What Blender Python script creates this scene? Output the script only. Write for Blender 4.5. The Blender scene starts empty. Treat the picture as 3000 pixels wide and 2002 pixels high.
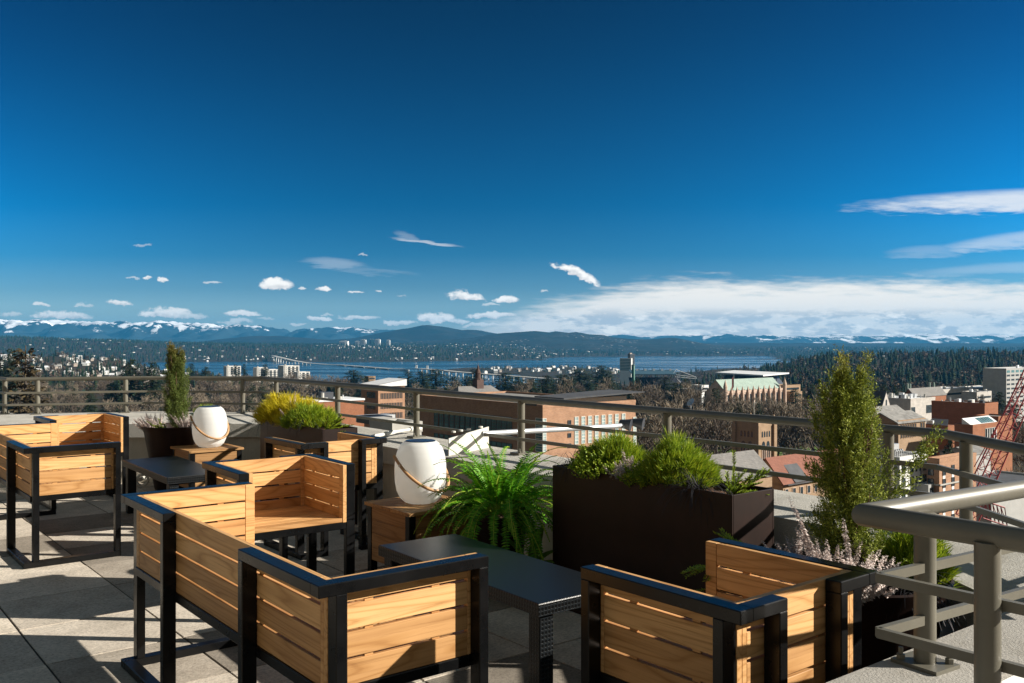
# rooftop terrace above a lakeside campus, clear winter noon
HAZE,SUN_EL,SUN_AZ,SUN,SKY,STR,CLOUD,POL,EXPO=3.1e-5,25.2,94.0,5.0,.74,.05,11.4,.5,.97
import bpy, math, random
import numpy as np
from mathutils import Vector, Matrix, noise
R = math.radians
rng = random.Random(7)
C = bpy.context.scene.collection
F_PX, CX, CY, EYE = 2675.0, 1500.0, 1001.0, 1.433
ALONG = -38.5            # heading of one street / paving axis, degrees clockwise from the view axis
ACROSS = 51.5            # heading of the other axis

# ------------------------------------------------------------------ bookkeeping
def tag(o, label=None, cat=None, group=None, kind=None):
    if label: o['label'] = label
    if cat: o['category'] = cat
    if group: o['group'] = group
    if kind: o['kind'] = kind
    return o
def thing(name, label, cat, loc=(0, 0, 0), rz=0.0, group=None):
    o = bpy.data.objects.new(name, None); C.objects.link(o)
    o.empty_display_size = .1
    o.location = loc; o.rotation_euler = (0, 0, rz)
    return tag(o, label, cat, group)
def dup(root, loc, rz, label=None, group=None, scale=None):
    r = root.copy(); C.objects.link(r); r.location = loc; r.rotation_euler = (0, 0, rz)
    if scale: r.scale = scale if not isinstance(scale, (int, float)) else (scale,)*3
    if label: r['label'] = label
    if group: r['group'] = group
    for ch in list(root.children):
        c = ch.copy(); C.objects.link(c); c.parent = r
        for g in list(ch.children):
            d = g.copy(); C.objects.link(d); d.parent = c
    return r

# ------------------------------------------------------------------ mesh builder
class MB:
    def __init__(s): s.v = []; s.f = []
    def add(s, vs, fs):
        n = len(s.v); s.v.extend(vs); s.f.extend([tuple(i+n for i in f) for f in fs])
    def box(s, x0, y0, z0, x1, y1, z1):
        s.add([(x0,y0,z0),(x1,y0,z0),(x1,y1,z0),(x0,y1,z0),(x0,y0,z1),(x1,y0,z1),(x1,y1,z1),(x0,y1,z1)],
              [(3,2,1,0),(4,5,6,7),(0,1,5,4),(1,2,6,5),(2,3,7,6),(3,0,4,7)])
    def cbox(s, x0, y0, z0, x1, y1, z1, b=.002):
        X=(x0,x1);Y=(y0,y1);Z=(z0,z1); vs=[]; idx={}
        for i in (0,1):
            for j in (0,1):
                for k in (0,1):
                    ix=X[i]+(b if i==0 else -b); iy=Y[j]+(b if j==0 else -b); iz=Z[k]+(b if k==0 else -b)
                    idx[(i,j,k)]=len(vs); vs += [(X[i],iy,iz),(ix,Y[j],iz),(ix,iy,Z[k])]
        g=lambda i,j,k,a: idx[(i,j,k)]+a
        fs=[]
        fs.append((g(0,0,0,0),g(0,0,1,0),g(0,1,1,0),g(0,1,0,0))); fs.append((g(1,0,0,0),g(1,1,0,0),g(1,1,1,0),g(1,0,1,0)))
        fs.append((g(0,0,0,1),g(1,0,0,1),g(1,0,1,1),g(0,0,1,1))); fs.append((g(0,1,0,1),g(0,1,1,1),g(1,1,1,1),g(1,1,0,1)))
        fs.append((g(0,0,0,2),g(0,1,0,2),g(1,1,0,2),g(1,0,0,2))); fs.append((g(0,0,1,2),g(1,0,1,2),g(1,1,1,2),g(0,1,1,2)))
        for j in (0,1):
            for k in (0,1): fs.append((g(0,j,k,1),g(0,j,k,2),g(1,j,k,2),g(1,j,k,1)))
        for i in (0,1):
            for k in (0,1): fs.append((g(i,0,k,0),g(i,0,k,2),g(i,1,k,2),g(i,1,k,0)))
        for i in (0,1):
            for j in (0,1): fs.append((g(i,j,0,0),g(i,j,0,1),g(i,j,1,1),g(i,j,1,0)))
        for i in (0,1):
            for j in (0,1):
                for k in (0,1): fs.append((g(i,j,k,0),g(i,j,k,1),g(i,j,k,2)))
        s.add(vs,fs)
    def tube(s, pts, r, n=10, cap=True):
        pts=[Vector(p) for p in pts]; m=len(pts); vs=[]
        rs = r if isinstance(r,(list,tuple)) else [r]*m
        up=None
        for i,p in enumerate(pts):
            t=(pts[min(i+1,m-1)]-pts[max(i-1,0)]).normalized()
            if up is None:
                up=t.orthogonal().normalized()
            up=(up-t*up.dot(t)); up=up.normalized() if up.length>1e-6 else t.orthogonal().normalized()
            w=t.cross(up)
            k=1.0
            if 0<i<m-1:
                a=(pts[i]-pts[i-1]).normalized(); k=1/max(.5,a.dot(t))
            for j in range(n):
                an=2*math.pi*j/n
                vs.append(tuple(p+(up*math.cos(an)+w*math.sin(an))*rs[i]*k))
        fs=[]
        for i in range(m-1):
            for j in range(n):
                fs.append((i*n+j,i*n+(j+1)%n,(i+1)*n+(j+1)%n,(i+1)*n+j))
        if cap: fs.append(tuple(reversed(range(n)))); fs.append(tuple(range((m-1)*n,m*n)))
        s.add(vs,fs)
    def lathe(s, prof, n=32, cx=0, cy=0, z0=0):
        vs=[];fs=[]
        for r,z in prof:
            for j in range(n):
                a=2*math.pi*j/n; vs.append((cx+r*math.cos(a),cy+r*math.sin(a),z0+z))
        for i in range(len(prof)-1):
            for j in range(n): fs.append((i*n+j,i*n+(j+1)%n,(i+1)*n+(j+1)%n,(i+1)*n+j))
        s.add(vs,fs)
    def disc(s, r, z, n=32, cx=0, cy=0):
        s.add([(cx+r*math.cos(2*math.pi*j/n),cy+r*math.sin(2*math.pi*j/n),z) for j in range(n)],[tuple(range(n))])
    def prism(s, poly, z0, z1):            # poly counter clockwise in plan
        n=len(poly)
        s.add([(x,y,z0) for x,y in poly]+[(x,y,z1) for x,y in poly],
              [tuple(reversed(range(n))),tuple(range(n,2*n))]+[(i,(i+1)%n,n+(i+1)%n,n+i) for i in range(n)])
    def build(s, name, mat, parent=None, loc=None, rot=None, smooth=False):
        me=bpy.data.meshes.new(name); me.from_pydata(s.v,[],s.f); me.validate()
        mats = mat if isinstance(mat,(list,tuple)) else [mat]
        for m in mats: me.materials.append(m)
        if smooth:
            me.polygons.foreach_set('use_smooth',[True]*len(me.polygons))
            if smooth!='all': me.set_sharp_from_angle(angle=R(38))
        me.update()
        o=bpy.data.objects.new(name,me); C.objects.link(o)
        if parent: o.parent=parent
        if loc: o.location=loc
        if rot: o.rotation_euler=rot
        return o
def np_mesh(name, v, f, mat, parent=None, loc=None, smooth=False, col=None, matidx=None):
    """v (n,3), f (m,3) or (m,4) arrays; col optional per-face tint (m,3)"""
    v=np.asarray(v,np.float32); f=np.asarray(f,np.int32); k=f.shape[1]
    me=bpy.data.meshes.new(name)
    me.vertices.add(len(v)); me.vertices.foreach_set('co',v.ravel())
    me.loops.add(f.size); me.loops.foreach_set('vertex_index',f.ravel())
    me.polygons.add(len(f)); me.polygons.foreach_set('loop_start',np.arange(len(f),dtype=np.int32)*k)
    try: me.polygons.foreach_set('loop_total',np.full(len(f),k,np.int32))
    except Exception: pass
    for m in (mat if isinstance(mat,(list,tuple)) else [mat]): me.materials.append(m)
    if matidx is not None: me.polygons.foreach_set('material_index',np.asarray(matidx,np.int32))
    if smooth: me.polygons.foreach_set('use_smooth',np.ones(len(f),bool))
    me.update(calc_edges=True)
    if col is not None:
        a=me.color_attributes.new('tint','FLOAT_COLOR','CORNER')
        c=np.ones((len(f),k,4),np.float32); c[:,:,:3]=np.asarray(col,np.float32)[:,None,:]
        a.data.foreach_set('color',c.ravel())
    o=bpy.data.objects.new(name,me); C.objects.link(o)
    if parent: o.parent=parent
    if loc: o.location=loc
    return o

# ------------------------------------------------------------------ materials
def new_mat(name):
    m=bpy.data.materials.new(name); m.use_nodes=True
    nt=m.node_tree; b=nt.nodes['Principled BSDF']
    return m,nt,b
def nd(nt,t,**kw):
    n=nt.nodes.new(t)
    for k,v in kw.items():
        if k.startswith('i_'): n.inputs[k[2:]].default_value=v
        else: setattr(n,k,v)
    return n
def ramp(nt,fac,stops):
    r=nt.nodes.new('ShaderNodeValToRGB')
    el=r.color_ramp.elements
    while len(el)<len(stops): el.new(.5)
    for e,(p,c) in zip(el,stops): e.position=p; e.color=(*c,1) if len(c)==3 else c
    nt.links.new(fac,r.inputs[0]); return r.outputs[0]
def coords(nt,kind='Object',scale=(1,1,1),rot=(0,0,0)):
    tc=nt.nodes.new('ShaderNodeTexCoord'); mp=nt.nodes.new('ShaderNodeMapping')
    mp.inputs['Scale'].default_value=scale; mp.inputs['Rotation'].default_value=rot
    nt.links.new(tc.outputs[kind],mp.inputs[0]); return mp.outputs[0]
def tex_noise(nt,co,scale,detail=4,rough=.55):
    n=nd(nt,'ShaderNodeTexNoise'); n.inputs['Scale'].default_value=scale; n.inputs['Detail'].default_value=detail; n.inputs['Roughness'].default_value=rough
    nt.links.new(co,n.inputs['Vector']); return n.outputs['Fac']
def mixc(nt,fac,a,b,mode='MIX'):
    m=nt.nodes.new('ShaderNodeMix'); m.data_type='RGBA'; m.blend_type=mode
    for inp,val in ((m.inputs[0],fac),(m.inputs[6],a),(m.inputs[7],b)):
        if isinstance(val,(int,float)): inp.default_value=val
        elif isinstance(val,tuple): inp.default_value=(*val,1)
        else: nt.links.new(val,inp)
    return m.outputs[2]
def bump(nt,b,h,strength=.3,dist=.01):
    n=nt.nodes.new('ShaderNodeBump'); n.inputs['Strength'].default_value=strength; n.inputs['Distance'].default_value=dist
    nt.links.new(h,n.inputs['Height']); nt.links.new(n.outputs[0],b.inputs['Normal'])
def simple(name,col,rough=.5,metal=0.0,var=.25,scale=6.0,bmp=0.0,bscale=60,spec=.5):
    m,nt,b=new_mat(name)
    co=coords(nt)
    f=tex_noise(nt,co,scale,5,.6)
    lo=tuple(c*(1-var) for c in col); hi=tuple(min(1,c*(1+var)) for c in col)
    nt.links.new(ramp(nt,f,[(.3,lo),(.7,hi)]),b.inputs['Base Color'])
    b.inputs['Roughness'].default_value=rough; b.inputs['Metallic'].default_value=metal
    b.inputs['Specular IOR Level'].default_value=spec
    if bmp: bump(nt,b,tex_noise(nt,co,bscale,6,.65),bmp,.01)
    return m
def leafy(name,stops,trans=.25,rough=.55,scale=3.0):
    """foliage: colour differs from leaf to leaf (per island) and in clumps; some light passes through"""
    m,nt,b=new_mat(name)
    g=nt.nodes.new('ShaderNodeNewGeometry')
    co=coords(nt)
    n=tex_noise(nt,co,scale,2,.5)
    mx=nd(nt,'ShaderNodeMath',operation='MULTIPLY_ADD'); nt.links.new(g.outputs['Random Per Island'],mx.inputs[0]); mx.inputs[1].default_value=.6
    m2=nd(nt,'ShaderNodeMath',operation='MULTIPLY'); nt.links.new(n,m2.inputs[0]); m2.inputs[1].default_value=.45
    nt.links.new(m2.outputs[0],mx.inputs[2])
    c=ramp(nt,mx.outputs[0],stops)
    nt.links.new(c,b.inputs['Base Color']); b.inputs['Roughness'].default_value=rough; b.inputs['Specular IOR Level'].default_value=.3
    if trans:
        t=nt.nodes.new('ShaderNodeBsdfTranslucent'); nt.links.new(c,t.inputs[0])
        ms=nt.nodes.new('ShaderNodeMixShader'); ms.inputs[0].default_value=trans
        out=[n for n in nt.nodes if n.type=='OUTPUT_MATERIAL'][0]
        nt.links.new(b.outputs[0],ms.inputs[1]); nt.links.new(t.outputs[0],ms.inputs[2]); nt.links.new(ms.outputs[0],out.inputs[0])
    return m
def tinted(name,rough=.9,trans=0.0):
    """base colour carried per face (kinds of tree mixed in one far wood)"""
    m,nt,b=new_mat(name)
    a=nd(nt,'ShaderNodeVertexColor'); a.layer_name='tint'
    nt.links.new(a.outputs[0],b.inputs['Base Color']); b.inputs['Roughness'].default_value=rough; b.inputs['Specular IOR Level'].default_value=.1
    return m

def teak_mat(name,dark=1.0,sat=1.0):
    m,nt,b=new_mat(name)
    g=nt.nodes.new('ShaderNodeNewGeometry')
    tc=nt.nodes.new('ShaderNodeTexCoord')
    off=nd(nt,'ShaderNodeVectorMath',operation='SCALE'); off.inputs['Scale'].default_value=7.3
    cmb=nd(nt,'ShaderNodeCombineXYZ')
    for i in range(3): nt.links.new(g.outputs['Random Per Island'],cmb.inputs[i])
    nt.links.new(cmb.outputs[0],off.inputs[0])
    ad=nd(nt,'ShaderNodeVectorMath',operation='ADD'); nt.links.new(tc.outputs['Object'],ad.inputs[0]); nt.links.new(off.outputs[0],ad.inputs[1])
    mp=nt.nodes.new('ShaderNodeMapping'); mp.inputs['Scale'].default_value=(.8,9,9); nt.links.new(ad.outputs[0],mp.inputs[0])
    # growth rings: contour lines of a smooth field stretched along the board
    fld=nd(nt,'ShaderNodeTexNoise'); fld.inputs['Scale'].default_value=1; fld.inputs['Detail'].default_value=1.5; fld.inputs['Roughness'].default_value=.35; nt.links.new(mp.outputs[0],fld.inputs['Vector'])
    mu=nd(nt,'ShaderNodeMath',operation='MULTIPLY'); nt.links.new(fld.outputs['Fac'],mu.inputs[0]); mu.inputs[1].default_value=85
    sn=nd(nt,'ShaderNodeMath',operation='SINE'); nt.links.new(mu.outputs[0],sn.inputs[0])
    mp2=nt.nodes.new('ShaderNodeMapping'); mp2.inputs['Scale'].default_value=(4,170,170); nt.links.new(ad.outputs[0],mp2.inputs[0])
    fine=tex_noise(nt,mp2.outputs[0],1.0,5,.65)
    mp3=nt.nodes.new('ShaderNodeMapping'); mp3.inputs['Scale'].default_value=(1.3,26,26); nt.links.new(ad.outputs[0],mp3.inputs[0])
    streak_=tex_noise(nt,mp3.outputs[0],1.0,4,.6)
    big=tex_noise(nt,ad.outputs[0],3.0,3,.5)
    k=dark
    base=ramp(nt,sn.outputs[0],[(.0,(.64*k,.378*k,.168*k)),(.6,(.59*k,.34*k,.142*k)),(.9,(.555*k,.312*k,.126*k)),(1,(.48*k,.257*k,.098*k))])
    tint=ramp(nt,g.outputs['Random Per Island'],[(0,(.68,.62,.55)),(.25,(.88,.84,.78)),(.5,(1.06,1.06,1.04)),(.75,(.94,.90,.84)),(1,(.78,.70,.62))])
    c1=mixc(nt,1.0,base,tint,'MULTIPLY')
    fr=ramp(nt,fine,[(.30,(.66,.60,.54)),(.48,(1,1,1))])
    c2=mixc(nt,.8,c1,fr,'MULTIPLY')
    st_=ramp(nt,streak_,[(.30,(.74,.68,.62)),(.55,(1.04,1.04,1.03))])
    c2=mixc(nt,.7,c2,st_,'MULTIPLY')
    br=ramp(nt,big,[(.3,(.86,.84,.82)),(.7,(1.06,1.06,1.06))])
    c3=mixc(nt,.5,c2,br,'MULTIPLY')
    nt.links.new(c3,b.inputs['Base Color']); b.inputs['Roughness'].default_value=.55; b.inputs['Specular IOR Level'].default_value=.3
    bump(nt,b,fine,.15,.002)
    return m
M={}
M['teak']=teak_mat('oiled_teak'); M['teak_dark']=teak_mat('weathered_teak',.62)
M['handle']=simple('handle_wood',(.42,.24,.11),.5,var=.2,scale=20)
def frame_mat():
    m,nt,b=new_mat('black_powder_coat'); co=coords(nt)
    n=tex_noise(nt,co,9,4,.6)
    nt.links.new(ramp(nt,n,[(.3,(.0028,.003,.0034)),(.75,(.0055,.0057,.0062))]),b.inputs['Base Color'])
    nt.links.new(ramp(nt,n,[(.3,(.24,)*3),(.7,(.36,)*3)]),b.inputs['Roughness'])
    bump(nt,b,tex_noise(nt,co,700,2,.5),.06,.001)
    b.inputs['Specular IOR Level'].default_value=.27
    return m
M['frame']=frame_mat()
def mesh_table_mat():
    m,nt,b=new_mat('perforated_black_steel')
    co=coords(nt,scale=(60,60,60))
    v=nd(nt,'ShaderNodeTexVoronoi',feature='F1'); v.inputs['Randomness'].default_value=0.0; v.inputs['Scale'].default_value=1.0
    nt.links.new(co,v.inputs['Vector'])
    h=ramp(nt,v.outputs['Distance'],[(.34,(0,0,0)),(.42,(1,1,1))])
    nt.links.new(mixc(nt,h,(.0004,.0004,.0004),(.008,.010,.012)),b.inputs['Base Color'])
    b.inputs['Roughness'].default_value=.34; b.inputs['Specular IOR Level'].default_value=.35
    bump(nt,b,h,.7,.003)
    return m
M['mesh_steel']=mesh_table_mat()
def paint_rail():
    m,nt,b=new_mat('painted_pipe'); co=coords(nt)
    n=tex_noise(nt,co,5,6,.6); n2=tex_noise(nt,co,38,4,.7)
    base=ramp(nt,n,[(.3,(.105,.098,.076)),(.7,(.15,.141,.112))])
    rust=ramp(nt,n2,[(.70,(0,0,0)),(.78,(1,1,1))])
    nt.links.new(mixc(nt,rust,base,(.11,.08,.055)),b.inputs['Base Color'])
    b.inputs['Roughness'].default_value=.42
    bump(nt,b,tex_noise(nt,co,160,3,.6),.12,.001)
    return m
M['rail']=paint_rail()
def stucco(name,lo,hi,scale=90,strength=.5):
    m,nt,b=new_mat(name); co=coords(nt)
    big=tex_noise(nt,co,2.2,6,.65); fine=tex_noise(nt,co,scale,5,.7)
    st=tex_noise(nt,coords(nt,scale=(5,5,.7)),1.3,5,.7)
    c=ramp(nt,big,[(.3,lo),(.7,hi)])
    s=ramp(nt,st,[(.35,(.72,.70,.66)),(.55,(1,1,1))])
    fl=ramp(nt,fine,[(.30,(.62,.6,.57)),(.42,(1,1,1))])
    nt.links.new(mixc(nt,.7,mixc(nt,.55,c,s,'MULTIPLY'),fl,'MULTIPLY'),b.inputs['Base Color']); b.inputs['Roughness'].default_value=.9; b.inputs['Specular IOR Level'].default_value=.2
    bump(nt,b,fine,strength,.006)
    return m
M['stucco']=stucco('painted_stucco',(.52,.48,.405),(.62,.58,.50))
M['coping']=stucco('weathered_coping',(.40,.385,.345),(.52,.50,.455),110,.7)
M['stucco_grey']=stucco('coarse_grey_stucco',(.31,.295,.265),(.42,.40,.365),120,.8)
def paver_mat():
    m,nt,b=new_mat('concrete_paver'); co=coords(nt)
    g=nt.nodes.new('ShaderNodeNewGeometry')
    fine=tex_noise(nt,co,62,8,.8); mid=tex_noise(nt,co,5,8,.72); st=tex_noise(nt,co,1.1,5,.6)
    c=ramp(nt,mid,[(.28,(.42,.375,.315)),(.72,(.70,.63,.54))])
    t=ramp(nt,g.outputs['Random Per Island'],[(0,(.40,.395,.39)),(.3,(.62,.61,.60)),(.5,(.86,.85,.84)),(.75,(1.0,1.0,1.0)),(1,(1.10,1.08,1.05))])
    c=mixc(nt,1.0,c,t,'MULTIPLY')
    sp=ramp(nt,fine,[(.34,(.36,.35,.34)),(.47,(.9,.9,.9)),(.62,(1.3,1.28,1.24))])
    c=mixc(nt,.8,c,sp,'MULTIPLY')
    c=mixc(nt,.6,c,ramp(nt,st,[(.3,(.72,.71,.70)),(.6,(1.05,1.05,1.05))]),'MULTIPLY')
    nt.links.new(c,b.inputs['Base Color']); b.inputs['Roughness'].default_value=.92; b.inputs['Specular IOR Level'].default_value=.15
    bump(nt,b,fine,.5,.004); return m
M['paver']=paver_mat()
M['joint']=simple('paver_joint_grit',(.045,.04,.035),.95,scale=40)
M['bronze']=simple('dark_bronze_planter',(.014,.0058,.0038),.46,var=.3,scale=9,bmp=.05,bscale=300,spec=.25)
M['soil']=simple('bark_mulch',(.085,.04,.02),.95,var=.7,scale=45,bmp=1.0,bscale=60)
def lantern_mat():
    m,nt,b=new_mat('white_lantern_plastic')
    b.inputs['Base Color'].default_value=(.90,.91,.90,1); b.inputs['Roughness'].default_value=.45
    t=nt.nodes.new('ShaderNodeBsdfTranslucent'); t.inputs[0].default_value=(.93,.93,.91,1)
    ms=nt.nodes.new('ShaderNodeMixShader'); ms.inputs[0].default_value=.48
    out=[n for n in nt.nodes if n.type=='OUTPUT_MATERIAL'][0]
    nt.links.new(b.outputs[0],ms.inputs[1]); nt.links.new(t.outputs[0],ms.inputs[2]); nt.links.new(ms.outputs[0],out.inputs[0])
    return m
M['lantern']=lantern_mat()
M['lid']=simple('solar_lid',(.012,.014,.03),.25,var=.2)
M['white_paint']=simple('white_enamel',(.62,.61,.56),.55,var=.12,scale=8)
M['galv']=simple('galvanised_pipe',(.48,.5,.52),.4,metal=.4,var=.15,scale=12)
M['steel_dark']=simple('dark_fixture_metal',(.04,.045,.055),.4,var=.2)
# ------------------------------------------------------------------ terrace floor
DX=(math.sin(R(ACROSS)),math.cos(R(ACROSS)))     # heading 51.5
DY=(math.sin(R(ALONG)),math.cos(R(ALONG)))       # heading -38.5
def dworld(a,b): return (DX[0]*a+DY[0]*b, DX[1]*a+DY[1]*b)
RZ_GRID=math.atan2(DX[1],DX[0])                  # local x -> heading 51.5, local y -> heading -38.5
FRONT_LINE=[(-8.0,9.6),(-5.55,8.75),(-4.3,9.2),(-2.56,9.25),(1.47,4.06),(1.555,3.02),(1.95,2.5)]
def beyond(x,y):
    """how far a point lies past the parapet face"""
    best=-9
    for a,b in zip(FRONT_LINE[:-1],FRONT_LINE[1:]):
        t=(Vector(b)-Vector(a)).normalized(); n=Vector((-t.y,t.x)); best=max(best,n.dot(Vector((x,y))-Vector(a))) if (a is FRONT_LINE[3] or a is FRONT_LINE[2] or a is FRONT_LINE[1]) else best
    return best
def make_floor():
    mb=MB(); gx,gy,s,gap=.904,5.06,.603,.010
    prng=random.Random(3)
    for i in range(-15,14):
        for j in range(-18,17):
            a=gx+i*s; b=gy+j*s; z=prng.uniform(-.0025,.0025)
            x,y=dworld(a+s/2,b+s/2)
            if y<-3.5 or y>9.9 or x<-8 or x>1.75 or beyond(x,y)>.25: continue
            mb.cbox(a+gap/2,b+.004,-.06,a+s-gap/2,b+s-.004,z,.0004)
    o=mb.build('terrace_floor',M['paver'],rot=(0,0,RZ_GRID)); tag(o,kind='structure')
    mb=MB(); mb.prism([(-9.5,-4),(1.7,-4),(1.7,2.9),(1.62,4.1),(-2.5,9.38),(-4.3,9.3),(-5.6,8.9),(-9.5,10.2)],-.3,-.0055)
    tag(mb.build('terrace_slab',M['joint']),kind='structure')
make_floor()

# ------------------------------------------------------------------ parapet and railings
RAIL_H,PAR_H,LIP_H=1.02,.636,.60
rail_path=[(-8.6,13.0),(-5.49,9.95),(-4.10,10.33),(-2.755,10.14),(1.93,4.09),(1.99,2.62)]
front_path=[(-8.0,9.6),(-5.55,8.75),(-4.3,9.2),(-2.56,9.25),(1.47,4.06),(1.555,3.02),(1.95,2.5)]
def lerp2(a,b,t): return (a[0]+(b[0]-a[0])*t,a[1]+(b[1]-a[1])*t)
def strip(mb,path_a,za,path_b,zb):
    n=len(path_a); vs=[(x,y,za) for x,y in path_a]+[(x,y,zb) for x,y in path_b]
    mb.add(vs,[(i,i+1,n+i+1,n+i) for i in range(n-1)])
def offset(path,d):
    out=[]; n=len(path)
    for i,p in enumerate(path):
        nn=Vector((0,0))
        for a,b in ((i-1,i),(i,i+1)):
            if a<0 or b>=n: continue
            t=(Vector(path[b])-Vector(path[a])).normalized(); nn+=Vector((-t.y,t.x))
        nn.normalize()
        t=(Vector(path[min(i+1,n-1)])-Vector(path[min(i,n-2)])).normalized(); k=1/max(.5,Vector((-t.y,t.x)).dot(nn))
        out.append((p[0]+nn.x*d*k,p[1]+nn.y*d*k))
    return out
par=thing('parapet_wall','broad cream stucco parapet running round the terrace under the grey railing','wall',(0,0,0))
rp=[rail_path[0]]+rail_path[1:5]+[(1.95,3.25)]+[(2.35,2.35)]
fp=[front_path[0],front_path[1],front_path[2],front_path[3],front_path[4],front_path[5],front_path[6]]
op=offset(rp,.10); op2=offset(rp,.22)
mb=MB()
strip(mb,fp,LIP_H,rp,PAR_H); strip(mb,rp,PAR_H,op,PAR_H); strip(mb,op,PAR_H,op2,PAR_H-.07)
strip(mb,op2,PAR_H-.07,op2,-3.0)
strip(mb,fp,LIP_H-.135,fp,LIP_H)
fi=offset(fp,.05)
strip(mb,fi,LIP_H-.135,fp,LIP_H-.135)
mb.build('coping',M['coping'],par)
mb=MB(); strip(mb,fi,-.05,fi,LIP_H-.136); mb.build('wall_face',M['stucco'],par)
# low wall that carries the nearer railing
low=thing('low_wall','flecked grey concrete kerb wall under the nearest railing','wall',(0,0,0))
def along(p,h,t): return (p[0]+math.sin(R(h))*t,p[1]+math.cos(R(h))*t)
T=(.8375,2.175)
e0=(.62,2.065); 
ea=along((.6,2.05),52.3,0); eb=along((.6,2.05),52.3,2.6)
ec=along((.73,1.905),52.3,2.6); ed=along((.73,1.905),52.3,0)
mb=MB()
mb.prism([(.36,1.70),(.52,1.58),(.74,1.87),along((.74,1.87),52.3,2.4),along((.615,2.065),52.3,2.4),(.615,2.065)][::1],-.05,PAR_H-.012)
lowtop=mb.build('kerb',M['stucco_grey'],low)
mb=MB()
b0=(.56,1.52); 
q0=(.745,1.862); q1=along(q0,52.3,2.4); r0=along((.80,1.79),52.3,0); r1=along(r0,52.3,2.4)
mb.add([(q0[0],q0[1],PAR_H-.02),(q1[0],q1[1],PAR_H-.02),(r1[0],r1[1],PAR_H-.07),(r0[0],r0[1],PAR_H-.07)],[(3,2,1,0)])
mb.add([(r0[0],r0[1],PAR_H-.07),(r1[0],r1[1],PAR_H-.07),(r1[0],r1[1],-.05),(r0[0],r0[1],-.05)],[(3,2,1,0)])
mb.build('painted_edge',M['white_paint'],low)
# roof in the notch between the two arms of the near railing
mb=MB()
mb.prism([(.82,1.75),(1.1,1.35),(2.9,.9),(2.9,3.1),(2.72,2.98)],.2,.5)
tag(mb.build('flat_roof',M['stucco_grey']),kind='structure')

def flatbar(mb,p,q,z,hw=.008,hh=.0115):
    a=Vector((*p,z));b=Vector((*q,z)); t=(b-a).normalized(); n=Vector((-t.y,t.x,0))*hw; u=Vector((0,0,hh))
    vs=[a-n-u,a+n-u,a+n+u,a-n+u,b-n-u,b+n-u,b+n+u,b-n+u]
    mb.add([tuple(v) for v in vs],[(0,1,2,3),(7,6,5,4),(0,4,5,1),(1,5,6,2),(2,6,7,3),(3,7,4,0)])
def make_railing(name,label,path,posts,plate_face=None,bar_off=.0,ph=PAR_H):
    r=thing(name,label,'railing',(0,0,0))
    mb=MB(); mb.tube([(x,y,RAIL_H) for x,y in path],.0215,16); mb.build('handrail',M['rail'],r,smooth=True)
    for z in (.872,.742):
        mb=MB(); pp=offset(path,bar_off) if bar_off else path
        for a,b in zip(pp[:-1],pp[1:]): flatbar(mb,a,b,z)
        mb.build('rail_bar',M['rail'],r)
    for (x,y,h) in posts:
        mb=MB(); mb.tube([(x,y,ph-.01),(x,y,RAIL_H-.015)],.0265,14); 
        po=mb.build('post',M['rail'],r,smooth=True)
        mb=MB(); c,s=math.cos(R(-h)),math.sin(R(-h)); w=.062
        pts=[(x+c*a-s*b,y+s*a+c*b) for a,b in ((-w,-.05),(w,-.05),(w,.05),(-w,.05))]
        mb.prism(pts,ph-.008,ph+.010); 
        for k in (0,2):
            bx,by=lerp2(pts[k],(x,y),.3); mb.lathe([(.011,0),(.011,.012),(.006,.014),(.006,.03),(0.001,.03)],6,bx,by,ph+.01)
        mb.build('base_plate',M['rail'],po)
    return r
def on_path(px,seg):
    """post standing where the pixel column px crosses a straight run of the railing"""
    (x0,y0),(x1,y1)=seg; k=(px-CX)/F_PX
    t=(k*y0-x0)/((x1-x0)-k*(y1-y0)); return lerp2(seg[0],seg[1],t)
P=rail_path
posts=[]
for px,i in ((14,0),(110,1),(368,1),(711,2),(809,3),(989,3),(1220,3),(1527,3),(1954,3),(2602,3)):
    x,y=on_path(px,(P[i],P[i+1])); posts.append((x,y,(0,75,98,142)[i] if i else 60))
x,y=on_path(2830,(P[4],P[5])); posts.append((x,y,0))
make_railing('terrace_railing','long grey painted pipe railing standing on the cream parapet and bending round the terrace',P,posts,bar_off=-.03)
near=[along(T,57.1,2.0),T,along(T,141.7,1.5)]
pA=along(T,57.1,.236); pB=along(T,141.7,.287)
make_railing('corner_railing','nearest grey pipe railing with its V shaped corner pointing left over the kerb wall',near,[(pA[0]-.003,pA[1]-.02,57),(pB[0],pB[1],142),(*along(T,141.7,1.2),142),(*along(T,57.1,1.5),57)],bar_off=.022,ph=PAR_H-.012)

# small fittings on the parapet
fl=thing('floodlight_arm','white steel plate with a galvanised pole carrying dark floodlights out past the railing','floodlight',(0,0,0))
mb=MB()
pl0=(-.46,6.62); pl1=along(pl0,52,.36)
a=Vector((*pl0,0));b=Vector((*pl1,0)); n=Vector((DY[0],DY[1],0))*.004
zz=[(a,LIP_H+.0),(b,PAR_H+.0),(b,PAR_H+.16),(a,LIP_H+.13)]
mb.add([tuple(p+n+Vector((0,0,z))) for p,z in zz]+[tuple(p-n+Vector((0,0,z))) for p,z in zz],[(0,1,2,3),(7,6,5,4),(0,4,5,1),(1,5,6,2),(2,6,7,3),(3,7,4,0)])
for t in (.12,.3,.5,.8):
    p=a.lerp(b,t); mb.lathe([(.016,0),(.016,.012),(.001,.014)],8,p.x,p.y,PAR_H+.13+.03*t)
mb.build('bracket_plate',M['white_paint'],fl)
mb=MB(); p0=along(pl1,52,-.06); p1=along(pl1,52,1.42)
mb.tube([(*p0,.745),(*p1,.722)],.021,12); mb.build('pole',M['galv'],fl,smooth=True)
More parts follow.
